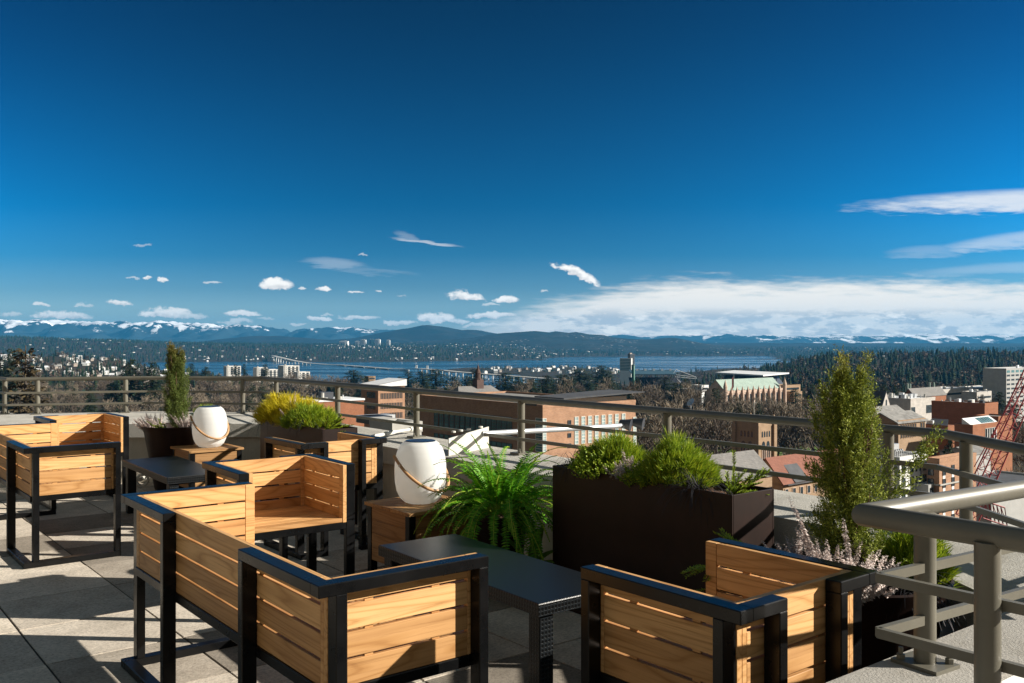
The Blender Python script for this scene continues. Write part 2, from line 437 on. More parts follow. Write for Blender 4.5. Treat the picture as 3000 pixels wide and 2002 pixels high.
for k in (0,1):
    mb=MB(); c=along(p1,52,.02+.15*k); d=Vector((math.sin(R(110)),math.cos(R(110)),-.15)).normalized()
    q=Vector((c[0],c[1],.735)); mb.tube([q-d*.05,q+d*.02,q+d*.05],[.03,.045,.055],12); mb.build('lamp_head',M['steel_dark'],fl,smooth=True)
mb=MB(); q0=on_path(1130,(P[3],P[4])); c0=(-1.32,6.95); c1=(-1.02,7.35)
cd=thing('conduit','thin white conduit pipe lying bent across the parapet top behind the armchair','pipe',(0,0,0))
mb.tube([(-1.30,7.15,.45),(-1.28,7.22,.64),(-1.0,7.75,.665),(-.82,7.98,.675)],.014,10); mb.build('pipe',M['white_paint'],cd,smooth=True)
for a_,b_,rr in (((-1.06,7.63,.66),(-1.0,7.74,.665),.019),((-.88,7.9,.672),(-.8,8.0,.675),.021)):
    mb=MB(); mb.tube([a_,b_],rr,10); mb.build('coupling',M['white_paint'],cd,smooth=True)
hb=MB(); wv=thing('valve_wheel','small white hand wheel valve at the foot of the parapet behind the low table','valve',(0,0,0))
x,z=(415-CX)/F_PX*9.1,EYE-(1405-CY)/F_PX*9.1
hb.tube([(x-.02,9.24,z),(x-.01,9.08,z)],.02,10); hb.build('stem',M['white_paint'],wv,smooth=True)
hb=MB(); hb.tube([(x+.02+.05*math.cos(t*.5236),9.07+.02*math.cos(t*.5236),z+.055*math.sin(t*.5236)) for t in range(13)],.012,8); hb.build('wheel',M['white_paint'],wv,smooth=True)

# ------------------------------------------------------------------ seating
H,W,D,TH=.76,.036,.052,.022
SEAT_Z=.444
def panel(mb_len,z0,z1,stile_a,stile_b,n=4,gap=.0085):
    """slatted teak panel in its own frame: x along the slats, y thickness, z up"""
    mb=MB(); b=.0015
    hgt=(z1-z0-gap*(n-1))/n
    xa,xb=stile_a,mb_len-stile_b
    if stile_a: mb.cbox(0,0,z0,xa,TH,z1,b)
    if stile_b: mb.cbox(xb,0,z0,mb_len,TH,z1,b)
    for i in range(n):
        za=z0+i*(hgt+gap); mb.cbox(xa+(.0008 if stile_a else 0),.001,za,xb-(.0008 if stile_b else 0),TH-.001,za+hgt,b)
    for t in (.25,.75):
        x=xa+(xb-xa)*t; mb.box(x-.014,.007,z0+.01,x+.014,.015,z1-.01)
    return mb
def loop_side(x0,x1,A):
    """closed black loop of one arm, running front to back"""
    mb=MB(); b=.0025
    mb.cbox(x0,0,H-W,x1,A,H,b); mb.cbox(x0,0,0,x1,A,W,b)
    mb.cbox(x0,A-W,W-.001,x1,A-.0008,H-W+.001,b); mb.cbox(x0,D+.002,W-.001,x1,D+.002+W,H-W+.001,b)
    a,b2=(x0-TH-.008,x0+.006) if x0>0 else (x1-.006,x1+TH+.008)
    mb.cbox(a,D+W,.409,b2,A-W+.001,SEAT_Z-.0006,b)
    mb.cbox(x0+.002,D+W-.012,.4092,x1-.002,D+W+.0005,SEAT_Z-.001,.001); mb.cbox(x0+.002,A-W-.0005,.4092,x1-.002,A-W+.012,SEAT_Z-.001,.001)
    return mb
def loop_back(x_end,x_tip,s):
    """short return of the frame along the back; x_tip at the corner, x_end at its post"""
    mb=MB(); b=.0025; lo,hi=min(x_end,x_tip),max(x_end,x_tip); sg=1 if x_tip>x_end else -1
    a0,a1=(lo,hi-D+.001) if sg>0 else (lo+D-.001,hi)
    mb.cbox(a0,.0006,H-W+.0006,a1,D-.0006,H-.0006,b); mb.cbox(a0,.0006,.0006,a1,D-.0006,W-.0006,b)
    p0,p1=(lo+.0004,lo+W) if sg>0 else (hi-W,hi-.0004)
    mb.cbox(p0,.0003,W-.002,p1,D-.0003,H-W+.002,b)
    return mb
def make_seat(name,label,cat,L,s,A,loc,th,group):
    r=thing(name,label,cat,(*loc,0),R(-th),group)
    x=L/2
    for sg in (-1,1):
        a,b=(x-D,x) if sg>0 else (-x,-x+D)
        loop_side(a,b,A).build('arm_frame',M['frame'],r)
        loop_back(sg*(x-s),sg*x,s).build('back_frame',M['frame'],r)
        pn=panel(A-D,SEAT_Z,H-.003,.022,.045)
        o=pn.build('armrest',M['teak'],r)
        if sg>0: o.location=(x-D,D,0); o.rotation_euler=(0,0,R(90))
        else: o.location=(-x+D+TH,D,0); o.rotation_euler=(0,0,R(90))
    n=1 if L<1 else 2
    pl=(2*(x-D-TH)); pn=panel(pl,SEAT_Z,H-.003,.02,.02)
    o=pn.build('backrest',M['teak'],r); o.location=(-x+D+TH,D,0)
    mb=MB(); y0=D+TH+.002; nS=7; w=(A-y0-.0)/nS
    for i in range(nS):
        mb.cbox(-x+D+TH+.002,y0+i*w+.002,SEAT_Z+.002,x-D-TH-.002,y0+(i+1)*w-.002,SEAT_Z+.024,.0015)
    mb.build('seat',M['teak'],r)
    mb=MB(); b=.002
    mb.cbox(-x+D+.001,A-W,.408,x-D-.001,A-.002,SEAT_Z-.0005,b); mb.cbox(-x+D,D-.006,.408,x-D,D+TH+.008,SEAT_Z-.0005,b)
    if n==2: mb.cbox(-.02,D,.41,.02,A-W,SEAT_Z-.002,b)
    for t in (-1,1):
        mb.cbox(t*(x-.26)-.018,D,.41,t*(x-.26)+.018,A-W,SEAT_Z-.003,b)
    mb.build('seat_frame',M['frame'],r)
    return r
A=.5845; LS,SS=1.929,.583; LC,SC=.652,.2005
g='teak and black steel lounge seats'
sofas=[make_seat('garden_sofa','long teak slat sofa in the foreground with its back toward the viewer','sofa',LS,SS,A,(-1.128,3.266),51.8,g)]
sofas.append(dup(sofas[0],(-3.671,6.497,0),R(-51.5),'teak slat sofa cut off by the left edge, facing the smaller low table'))
ch=make_seat('armchair','teak armchair with its lit seat open toward the viewer between sofa and lantern box','armchair',LC,SC,A,(-1.474,5.302),143.36,g)
dup(ch,(.824,2.477,0),R(38.74),'teak armchair in the lower right corner beside the kerb wall, its slatted back half lit')
dup(ch,(-1.126,6.176,0),R(39.06),'teak armchair with its back turned, left of the larger lantern and before the golden shrubs')
dup(ch,(-4.061,8.433,0),R(-140.06),'teak armchair farthest back by the parapet, left of the juniper pot')

# ------------------------------------------------------------------ tables, boxes, lanterns
def make_table(label,loc):
    r=thing('coffee_table',label,'table',(*loc,0),RZ_GRID+R(-1.5),'black perforated steel tables')
    l1,l2,h=.448,1.252,.44       # x across, y along
    mb=MB(); 
    prof=[(0,-.05),(0,-.005),(.0015,-.0016),(.005,0)]
    n=0
    rings=[]
    for ins,dz in prof: rings.append([(ins,ins,h+dz),(l1-ins,ins,h+dz),(l1-ins,l2-ins,h+dz),(ins,l2-ins,h+dz)])
    vs=[p for rr in rings for p in rr]; fs=[]
    for i in range(len(rings)-1):
        for j in range(4): fs.append((i*4+j,i*4+(j+1)%4,(i+1)*4+(j+1)%4,(i+1)*4+j))
    k=(len(rings)-1)*4; fs.append((k,k+1,k+2,k+3)); fs.append((3,2,1,0))
    mb.add(vs,fs); mb.build('tabletop',M['mesh_steel'],r)
    mb=MB(); mb.cbox(.03,.03,h-.062,l1-.03,l2-.03,h-.05,.002); mb.build('apron',M['frame'],r)
    for x in (.02,l1-.09):
        for y in (.02,l2-.09):
            mb=MB(); mb.cbox(x,y,0,x+.07,y+.07,h-.055,.004); mb.build('leg',M['mesh_steel'],r)
    return r
tb=make_table('low black mesh table in front of the fern',(.1015,3.454))
dup(tb,(-2.515,6.66,0),RZ_GRID+R(-1.5),'low black mesh table farther back beside the left sofa')
def make_box(label,loc):
    r=thing('storage_box',label,'side table',(*loc,0),RZ_GRID,'teak cube boxes under the lanterns')
    s,h=.48,.45
    mb=MB(); n=5; w=(s+.03)/n
    for i in range(n): mb.cbox(-.015+0,-.015+i*w+.0012,h-.022,s+.015,-.015+(i+1)*w-.0012,h,.002)
    o=mb.build('lid',M['teak_dark'],r)
    for face in range(4):
        mb=MB(); 
        for i in range(4):
            z0=.10+i*.082; mb.cbox(.046,0,z0,s-.046,.018,z0+.0805,.0012)
        o=mb.build('side_panel',M['teak_dark'],r)
        o.location=((0,0.004,0),(s-.004,0,0),(s,s-.004,0),(.004,s,0))[face]; o.rotation_euler=(0,0,R(90*face))
    for x in (0,s-.045):
        for y in (0,s-.045):
            mb=MB(); mb.cbox(x,y,0,x+.045,y+.045,h-.0225,.002); mb.build('leg',M['frame'],r)
    return r
bx=make_box('teak plank box on black legs under the larger lantern beside the fern',(-.59,5.24))
dup(bx,(-2.887,8.19,0),RZ_GRID,'teak plank box under the smaller lantern near the juniper pot')
def make_lantern(label,loc,ang):
    r=thing('lantern',label,'lantern',loc,ang,'white portable lanterns')
    Rr,h=.158,.375
    prof=[(.0,0),(.5,0),(.62,.018),(.80,.09),(.92,.2),(.985,.34),(1,.5),(.99,.64),(.95,.76),(.87,.87),(.76,.95),(.66,.985),(.60,1.0)]
    # finer profile
    fine=[]
    for (r0,z0),(r1,z1) in zip(prof[:-1],prof[1:]):
        for k in range(3): t=k/3; fine.append((Rr*(r0+(r1-r0)*t),h*(z0+(z1-z0)*t)))
    fine.append((Rr*.6,h))
    mb=MB(); mb.lathe(fine,48); mb.build('shade',M['lantern'],r,smooth='all')
    mb=MB(); mb.lathe([(Rr*.585,h-.004),(Rr*.585,h+.002),(Rr*.57,h+.004),(.001,h+.004)],48); mb.build('solar_lid',M['lid'],r,smooth=True)
    mb=MB(); pts=[]
    tau=R(40); rad=Rr*1.03; dz=math.sin(tau); dh=math.cos(tau)
    for i in range(33):
        ph=R(-16+212*i/32); e=.235*math.sin(ph) if math.sin(ph)>0 else .30*math.sin(ph)
        pts.append((rad*math.cos(ph) if abs(math.cos(ph))<.999 else rad*math.cos(ph), -e*dh, h*.64-e*dz))
    mb.tube(pts,.0095,10); mb.build('handle',M['handle'],r,smooth=True)
    for sg in (-1,1):
        mb=MB(); mb.tube([(sg*(Rr*.94),0,h*.64),(sg*(Rr*1.09),0,h*.64)],.008,10); mb.build('pivot',M['galv'],r,smooth=True)
    return r
ln=make_lantern('larger white drum lantern with wooden bail handle on the box beside the fern',(-.56,5.585,.45),R(48))
dup(ln,(-2.82,8.52,.45),R(44),'smaller looking white lantern with wooden bail handle on the box near the juniper')

# ------------------------------------------------------------------ planters
def make_trough(label,loc,rz):
    r=thing('planter_trough',label,'planter',(*loc,0),rz,'dark bronze trough planters')
    l,w,h,t=1.22,.30,.76,.012
    mb=MB(); b=.002
    mb.cbox(0,0,0,l,t,h,b); mb.cbox(0,w-t,0,l,w,h,b); mb.cbox(0,t-.001,.001,t,w-t+.001,h-.0006,b); mb.cbox(l-t,t-.001,.001,l,w-t+.001,h-.0006,b)
    mb.box(t,t,.02,l-t,w-t,.03)
    mb.build('shell',M['bronze'],r)
    nx,ny=40,10; vs=[];fs=[]
    for i in range(nx+1):
        for j in range(ny+1):
            x=t+(l-2*t)*i/nx; y=t+(w-2*t)*j/ny; vs.append((x,y,h-.045+.02*noise.noise((x*22,y*22,1))+.012*math.sin(x*9)))
    for i in range(nx):
        for j in range(ny): a=i*(ny+1)+j; fs.append((a,a+ny+1,a+ny+2,a+1))
    mb=MB(); mb.add(vs,fs); mb.build('mulch',M['soil'],r)
    return r
HD=R(-52.5)   # trough runs along heading 142.5
RZT=math.atan2(math.cos(R(142.5)),math.sin(R(142.5)))
tr=make_trough('long dark bronze trough planter standing right of the fern',(.22,4.965),RZT)
dup(tr,(-2.19,7.94,0),RZT,'dark bronze trough planter farther back holding yellow shrubs')
def make_pot(label,loc):
    r=thing('planter_pot',label,'planter',(*loc,0),0,'round tapered bronze pots')
    h=.62; mb=MB()
    mb.lathe([(.001,0),(.19,0),(.205,.02),(.30,.56),(.318,.60),(.325,.62),(.315,.625),(.30,.60),(.285,.55)],48); mb.build('shell',M['bronze'],r,smooth=True)
    mb=MB(); vs=[(0,0,h-.05)];fs=[]
    for k in range(1,7):
        for j in range(36):
            rr=.296*k/6;a=j*math.pi/18; x,y=rr*math.cos(a),rr*math.sin(a); vs.append((x,y,h-.05+.02*noise.noise((x*25,y*25,3))))
    for j in range(36): fs.append((0,1+j,1+(j+1)%36))
    for k in range(5):
        for j in range(36): a=1+k*36+j; b2=1+k*36+(j+1)%36; fs.append((a,a+36,b2+36,b2))
    mb.add(vs,fs); mb.build('mulch',M['soil'],r)
    return r
POT_A=(-3.25,8.86); POT_B=(1.2,3.22)
pt=make_pot('round dark pot with the brown tipped juniper behind the smaller lantern',POT_A)
dup(pt,(*POT_B,0),0,'round dark pot with the tall green juniper behind the right armchair')
# ------------------------------------------------------------------ plants on the terrace
class Leaves:
    """collects diamond leaves / needles as quads"""
    def __init__(s,seed): s.v=[];s.f=[];s.r=random.Random(seed)
    def leaf(s,p,d,n,l,w,bend=0.0,mid=.45):
        d=d.normalized(); sd=d.cross(n)
        if sd.length<1e-5: sd=d.orthogonal()
        sd.normalize(); nn=sd.cross(d); k=len(s.v)
        m=p+d*(l*mid)+nn*bend*l
        s.v += [tuple(p),tuple(m-sd*w*.5),tuple(p+d*l),tuple(m+sd*w*.5)]; s.f.append((k,k+1,k+2,k+3))
    def strip(s,pts,w0,w1,n=Vector((0,0,1))):
        k=len(s.v); m=len(pts)
        for i,p in enumerate(pts):
            t=(pts[min(i+1,m-1)]-pts[max(i-1,0)]).normalized(); sd=t.cross(n)
            sd=sd.normalized() if sd.length>1e-5 else Vector((1,0,0))
            w=(w0+(w1-w0)*i/(m-1))*.5; s.v += [tuple(p-sd*w),tuple(p+sd*w)]
        for i in range(m-1): s.f.append((k+2*i,k+2*i+1,k+2*i+3,k+2*i+2))
    def vec(s,up=0.0,spread=1.0):
        a=s.r.uniform(0,2*math.pi); return Vector((math.cos(a)*spread,math.sin(a)*spread,up))
    def build(s,name,mat,parent=None,loc=None): return np_mesh(name,s.v,s.f,mat,parent,loc)
GREEN={}
def jun_mat(name,lo,hi,top,z0,z1):
    m,nt,b=new_mat(name); g=nt.nodes.new('ShaderNodeNewGeometry'); tc=nt.nodes.new('ShaderNodeTexCoord')
    sx=nt.nodes.new('ShaderNodeSeparateXYZ'); nt.links.new(tc.outputs['Object'],sx.inputs[0])
    base=ramp(nt,g.outputs['Random Per Island'],[(0,lo),(.6,hi),(1,tuple(c*1.3 for c in hi))])
    cl=tex_noise(nt,tc.outputs['Object'],14,3,.6)
    mr=nd(nt,'ShaderNodeMapRange'); mr.inputs[1].default_value=z0; mr.inputs[2].default_value=z1
    ad=nd(nt,'ShaderNodeMath',operation='MULTIPLY_ADD'); nt.links.new(cl,ad.inputs[0]); ad.inputs[1].default_value=.5
    nt.links.new(sx.outputs[2],mr.inputs[0]); nt.links.new(mr.outputs[0],ad.inputs[2])
    k=ramp(nt,ad.outputs[0],[(.55,(0,0,0)),(1.0,(1,1,1))])
    c=mixc(nt,k,base,top); nt.links.new(c,b.inputs['Base Color']); b.inputs['Roughness'].default_value=.6; b.inputs['Specular IOR Level'].default_value=.25
    t=nt.nodes.new('ShaderNodeBsdfTranslucent'); nt.links.new(c,t.inputs[0]); ms=nt.nodes.new('ShaderNodeMixShader'); ms.inputs[0].default_value=.2
    out=[n for n in nt.nodes if n.type=='OUTPUT_MATERIAL'][0]
    nt.links.new(b.outputs[0],ms.inputs[1]); nt.links.new(t.outputs[0],ms.inputs[2]); nt.links.new(ms.outputs[0],out.inputs[0]); return m
M['juniper']=jun_mat('juniper_needles',(.055,.10,.012),(.29,.33,.05),(.30,.17,.035),.42,1.4)
M['juniper_far']=jun_mat('juniper_needles_rusty',(.045,.085,.016),(.14,.18,.04),(.22,.11,.03),.32,1.35)
M['gold']=leafy('golden_needles',[(.0,(.16,.17,.012)),(.40,(.55,.48,.02)),(.9,(.80,.64,.03))],.3)
M['lime']=leafy('lime_needles',[(.0,(.05,.11,.01)),(.45,(.20,.31,.02)),(.75,(.38,.45,.03)),(1,(.66,.60,.04))],.3)
M['yew']=leafy('yew_needles',[(.0,(.06,.13,.012)),(.5,(.26,.38,.03)),(.9,(.50,.56,.06))],.3)
M['fern']=leafy('fern_fronds',[(.0,(.03,.12,.006)),(.5,(.10,.33,.014)),(.9,(.24,.50,.03))],.4)
M['mondo']=leafy('black_mondo_grass',[(.0,(.005,.005,.007)),(.9,(.022,.02,.026))],.0,.65)
M['heather']=leafy('heather_bloom',[(.0,(.22,.15,.13)),(.45,(.66,.55,.51)),(.95,(.90,.84,.79))],.15)
M['heather_leaf']=leafy('heather_leaf',[(.0,(.06,.05,.02)),(.9,(.14,.13,.05))],.1)
M['broad']=leafy('broad_leaf',[(.0,(.03,.07,.01)),(.9,(.14,.22,.02))],.3)
M['wood_stem']=simple('woody_stem',(.10,.055,.03),.9,scale=40)
def juniper(name,label,loc,h,rad,mat,seed,lean=(0,0),sprig=None,peaks=((0,0,1.0),),ncl=230):
    L=Leaves(seed); r=L.r
    root=thing(name,label,'juniper',loc,0)
    def env(t):  # radius along the height
        return rad*min(1.0,(t+.10)/.22)*(1-max(0,(t-.42)/.58)**1.5*.80)
    for c_ in range(ncl):
        t=(c_+r.random())/ncl; t=t**.9; a=c_*2.399+r.gauss(0,.35); q=r.uniform(.35,1.0) if c_%4 else r.uniform(0,.3)
        pk=peaks[c_%len(peaks)]; hh=h*pk[2]
        ax0=Vector((lean[0]*t+pk[0]*t*t,lean[1]*t+pk[1]*t*t,0))
        rr=env(t)*q*r.uniform(.75,1.12)
        o=Vector((math.cos(a),math.sin(a),0)); b0=ax0+o*rr*.62+Vector((0,0,t*hh*.86))
        al=r.uniform(.10,.17)*(1 if t<.75 else .8); ad=(o*r.uniform(.10,.42)*(1-.5*t)+Vector((r.gauss(0,.08),r.gauss(0,.08),1))).normalized()
        fat=r.uniform(.016,.027)*(1 if t<.8 else .7)
        for k2 in range(int(r.uniform(46,66))):
            u=r.random(); g=Vector((r.gauss(0,1),r.gauss(0,1),r.gauss(0,.5))); g.normalize()
            p=b0+ad*(al*u)+g*fat*(1-.65*u)*r.random()
            d=(ad*r.uniform(.5,1.2)+g*r.uniform(.2,.9)).normalized(); ln=r.uniform(.018,.042)*(1.35 if r.random()<.08 else 1)
            for k in range(int(ln/.0044)):
                pp=p+d*(.0044*k)
                nd_=(d*r.uniform(.5,1.0)+Vector((r.gauss(0,.6),r.gauss(0,.6),r.gauss(0,.4)))).normalized()
                L.leaf(pp,nd_,Vector((r.gauss(0,1),r.gauss(0,1),r.gauss(0,1))),r.uniform(.007,.012),.0034)
    if sprig:
        for (b,e) in sprig:
            b=Vector(b);e=Vector(e)
            for i in range(70):
                u=r.random(); p=b.lerp(e,u)+Vector((r.gauss(0,.012),r.gauss(0,.012),r.gauss(0,.012)))
                d=((e-b).normalized()+Vector((r.gauss(0,.35),r.gauss(0,.35),r.uniform(-.1,.5)))).normalized(); ln=r.uniform(.025,.06)
                for k in range(int(ln/.0055)):
                    pp=p+d*(.0055*k); L.leaf(pp,(d+Vector((r.gauss(0,.8),r.gauss(0,.8),r.gauss(0,.5)))),Vector((r.gauss(0,1),r.gauss(0,1),1)),r.uniform(.010,.016),.0042)
    L.build('crown',mat,root)
    mb=MB(); mb.tube([(0,0,-.06),(lean[0]*.3,lean[1]*.3,h*.4),(lean[0]*.8,lean[1]*.8,h*.85)],[.018,.011,.003],8)
    for i in range(14):
        a=r.uniform(0,6.28); z=r.uniform(.05,.6)*h; mb.tube([(lean[0]*z/h,lean[1]*z/h,z),(.06*math.cos(a),.06*math.sin(a),z+.10),(.08*math.cos(a),.08*math.sin(a),z+.22)],[.006,.004,.002],5)
    mb.build('trunk',M['wood_stem'],root)
    return root
def mound(name,label,cat,loc,rx,ry,h,mat,seed,needle=.07,n=420,group=None,flat=.6):
    L=Leaves(seed);r=L.r; root=thing(name,label,cat,loc,0,group)
    mb=MB()
    for i in range(n):
        a=r.uniform(0,6.283); q=math.sqrt(r.random()); z=(1-q*q)**flat
        lump=1+.34*noise.noise((math.cos(a)*q*2.2,math.sin(a)*q*2.2,seed*1.7))
        p=Vector((rx*q*math.cos(a),ry*q*math.sin(a),h*z*r.uniform(.35,.9)*lump))
        d=Vector((math.cos(a)*q*.8+r.gauss(0,.2),math.sin(a)*q*.8+r.gauss(0,.2),1.0)).normalized()
        ax=r.uniform(.03,.055)
        for k in range(20):
            u=k/20; pp=p+d*(ax*u)
            w=(d*r.uniform(.7,1.2)+Vector((r.gauss(0,.42),r.gauss(0,.42),r.gauss(0,.25))))
            L.leaf(pp,w,Vector((r.gauss(0,1),r.gauss(0,1),r.gauss(0,1))),needle*r.uniform(.5,1.0),.0034,.04)
    L.build('foliage',mat,root)
    for i in range(12):
        a=r.uniform(0,6.283); mb.tube([(0,0,-.05),(rx*.4*math.cos(a),ry*.4*math.sin(a),h*.3),(rx*.7*math.cos(a),ry*.7*math.sin(a),h*.6)],[.006,.004,.002],5)
    mb.build('stem',M['wood_stem'],root); return root
def small_shrub(name,label,loc,rx,h,mat,seed,n=160):
    L=Leaves(seed);r=L.r; root=thing(name,label,'shrub',loc,0)
    for i in range(n):
        a=r.uniform(0,6.283); q=math.sqrt(r.random()); p=Vector((rx*q*math.cos(a),rx*q*math.sin(a),r.uniform(0,h)*(1-.6*q*q)))
        d=Vector((math.cos(a)*q,math.sin(a)*q,r.uniform(.3,1))).normalized()
        for k in range(14):
            pp=p+d*(.005*k); L.leaf(pp,d+Vector((r.gauss(0,.9),r.gauss(0,.9),r.gauss(0,.6))),Vector((r.gauss(0,1),r.gauss(0,1),1)),r.uniform(.009,.016),.009,.1)
    L.build('foliage',mat,root)
    mb=MB()
    for i in range(10):
        a=r.uniform(0,6.283); mb.tube([(0,0,-.04),(rx*.6*math.cos(a),rx*.6*math.sin(a),h*.6)],[.004,.002],5)
    mb.build('stem',M['wood_stem'],root); return root
def yew(name,label,loc,branches,seed,mat='yew',nl=.026):
    """spreading conifer: each branch a bent twig with two ranks of flat needles and side shoots"""
    L=Leaves(seed);r=L.r; root=thing(name,label,'shrub',loc,0); mb=MB()
    def twig(b,d,ln,droop,side):
        d=d.normalized(); p=b.copy(); n=int(ln/.0045); pts=[p.copy()]
        for k in range(n):
            u=k/n; d=(d+Vector((0,0,-droop/n))+Vector((r.gauss(0,.02),)*3)).normalized(); p=p+d*.0045
            if k%6==0: pts.append(p.copy())
            sd=d.cross(Vector((0,0,1))).normalized()
            for sg in (-1,1):
                for rep in (0,1):
                    w=d*r.uniform(.4,.9)+sd*sg*r.uniform(.6,1.1)+Vector((0,0,r.uniform(-.1,.8)))
                    L.leaf(p,w,Vector((r.gauss(0,.4),r.gauss(0,.4),1)),nl*r.uniform(.7,1.1)*(1-.4*u),.0042)
            if side and k%9==5 and u<.85:
                for sg in (-1,1):
                    if r.random()<.8: twig(p,d*.9+sd*sg*r.uniform(.5,1)+Vector((0,0,r.uniform(0,.3))),ln*r.uniform(.22,.4)*(1-.5*u),droop*.5,False)
        pts.append(p.copy()); mb.tube(pts,.0022,4)
    for (dx,dy,dz,ln,dr,side) in branches: twig(Vector((r.gauss(0,.012),r.gauss(0,.012),0)),Vector((dx,dy,dz)),ln,dr,side)
    L.build('foliage',M[mat],root); mb.build('stem',M['wood_stem'],root); return root
def mondo(label,loc,seed,n=90,ln=(.14,.30),bias=(0,0)):
    L=Leaves(seed);r=L.r
    for i in range(n):
        a=r.uniform(0,6.283); d=Vector((math.cos(a)*r.uniform(.3,.9)+bias[0],math.sin(a)*r.uniform(.3,.9)+bias[1],r.uniform(.7,1.4))).normalized()
        l=r.uniform(*ln); p=Vector((r.gauss(0,.02),r.gauss(0,.02),0)); pts=[p.copy()]
        for k in range(9):
            d=(d+Vector((0,0,-.28))).normalized(); p=p+d*(l/9); pts.append(p.copy())
        L.strip(pts,.0048,.0012)
    o=L.build('mondo_grass',M['mondo'],None,loc); return tag(o,label,'grass','clumps of black mondo grass')
def heather(label,loc,seed,n,rad,lmin,lmax,bias=(0,0),tall=()):
    L=Leaves(seed);G=Leaves(seed+1);r=L.r; root=thing('heather',label,'heather',loc,0,'winter heathers')
    specs=[None]*n+list(tall)
    for sp in specs:
        a=r.uniform(0,6.283); q=math.sqrt(r.random()); p=Vector((rad*q*math.cos(a),rad*q*math.sin(a),0))
        d=Vector((math.cos(a)*q*.8+bias[0]+r.gauss(0,.12),math.sin(a)*q*.8+bias[1]+r.gauss(0,.12),r.uniform(.8,1.2))).normalized(); ln=r.uniform(lmin,lmax)
        if sp: d=Vector(sp[:3]).normalized(); ln=sp[3]
        n2=int(ln/.0045); c=Vector((r.gauss(0,.10),r.gauss(0,.10),.1))
        for k in range(n2):
            u=k/n2; pp=p+d*(ln*u)+c*(ln*.5*u*u); th=1.0 if u<.8 else (1-u)/.2*.7+.3
            if u<.3:
                for j in range(3): G.leaf(pp,d+Vector((r.gauss(0,.9),r.gauss(0,.9),r.gauss(0,.4))),Vector((r.gauss(0,1),r.gauss(0,1),1)),.012,.003)
            else:
                for j in range(6):
                    an=r.uniform(0,6.283); w=Vector((math.cos(an),math.sin(an),r.uniform(-.6,.5)))
                    L.leaf(pp+w*.0015,w,d,.0115*th*r.uniform(.7,1.25),.007*th,.2)
    L.build('blossom',M['heather'],root); G.build('foliage',M['heather_leaf'],root); return root

PB=lambda s,q=.15:(.22+s*math.sin(R(142.5))+q*math.sin(R(52.5)),4.965+s*math.cos(R(142.5))+q*math.cos(R(52.5)))
PA=lambda s,q=.15:(-2.19+s*math.sin(R(142.5))+q*math.sin(R(52.5)),7.94+s*math.cos(R(142.5))+q*math.cos(R(52.5)))
ZS=.71
# front trough
mound('golden_conifer','bushy yellow green conifer mound at the left half of the front trough','shrub',(*PB(.31,.17),ZS),.135,.12,.20,M['lime'],11,.075,520,'mounded dwarf conifers')
mound('golden_conifer','broad yellow green conifer mound in the middle of the front trough','shrub',(*PB(.76,.16),ZS),.165,.13,.205,M['lime'],12,.075,640,'mounded dwarf conifers')
small_shrub('low_shrub','low fine leaved shrub in front of the left conifer mound in the front trough',(*PB(.30,.06),ZS+.01),.10,.13,M['yew'],13,260)
small_shrub('low_shrub','dark low shrub at the foot of the middle conifer mound',(*PB(.63,.06),ZS),.08,.10,M['lime'],14,150)
heather('pink white heather between the two conifer mounds of the front trough',(*PB(.50,.07),ZS),15,46,.05,.07,.14,tall=((-.35,-.1,1,.19),(.2,-.3,1,.16)))
mondo('black mondo grass spilling over the left end of the front trough',(*PB(.07,.09),ZS+.02),16,90,(.14,.30),(-.15,-.15))
mondo('black mondo grass hanging over the face near the right end of the front trough',(*PB(.96,.07),ZS+.02),17,120,(.14,.28),(-.05,-.25))
yew('spreading_yew','bright green feathery conifer reaching out past the right end of the front trough',(*PB(1.10,.15),ZS+.02),
    [(.05,.0,1.2,.20,.1,False),(.9,.1,.35,.24,-.1,True),(.75,-.3,.45,.17,.1,True),(.5,.4,.5,.17,.1,True),(.3,-.5,.6,.14,.2,True),(-.2,-.3,.8,.12,.1,True),(.9,-.2,.15,.17,.2,True)],18)
mound('golden_conifer','dark green needle tuft at the left end of the front trough beside the mondo grass','shrub',(*PB(.17,.12),ZS),.06,.06,.13,M['yew'],31,.06,120,'mounded dwarf conifers')
# rear trough
mound('golden_conifer','bright golden needle shrub filling the left half of the rear trough','shrub',(*PA(.16,.15),ZS),.20,.17,.22,M['gold'],21,.10,760,'mounded dwarf conifers')
mound('golden_conifer','golden shrub with upright tips in the middle of the rear trough','shrub',(*PA(.48,.17),ZS),.17,.14,.21,M['gold'],22,.09,520,'mounded dwarf conifers')
mound('golden_conifer','greener needle shrub right of the golden ones in the rear trough','shrub',(*PA(.74,.13),ZS),.20,.15,.17,M['lime'],23,.08,560,'mounded dwarf conifers')
heather('single pale heather spikes rising among the golden shrubs of the rear trough',(*PA(.50,.07),ZS),24,14,.05,.08,.15,tall=((.1,0,1,.30),(.05,0,1,.26),(-.6,-.3,1,.2)))
mondo('black mondo grass drooping from the left end of the rear trough',(*PA(.04,.06),ZS+.02),25,70,(.16,.34),(-.3,-.1))
mondo('black mondo grass in the middle of the rear trough',(*PA(.80,.05),ZS+.04),26,90,(.16,.30))
yew('spreading_yew','yellow green feathery conifer at the right end of the rear trough',(*PA(1.06,.13),ZS+.02),
    [(.8,-.1,.25,.22,.15,True),(.5,-.4,.4,.2,.2,True),(.3,.3,.6,.16,.1,True),(.7,-.5,.1,.18,.25,True),(.1,-.4,.7,.15,.1,True)],27,'lime')
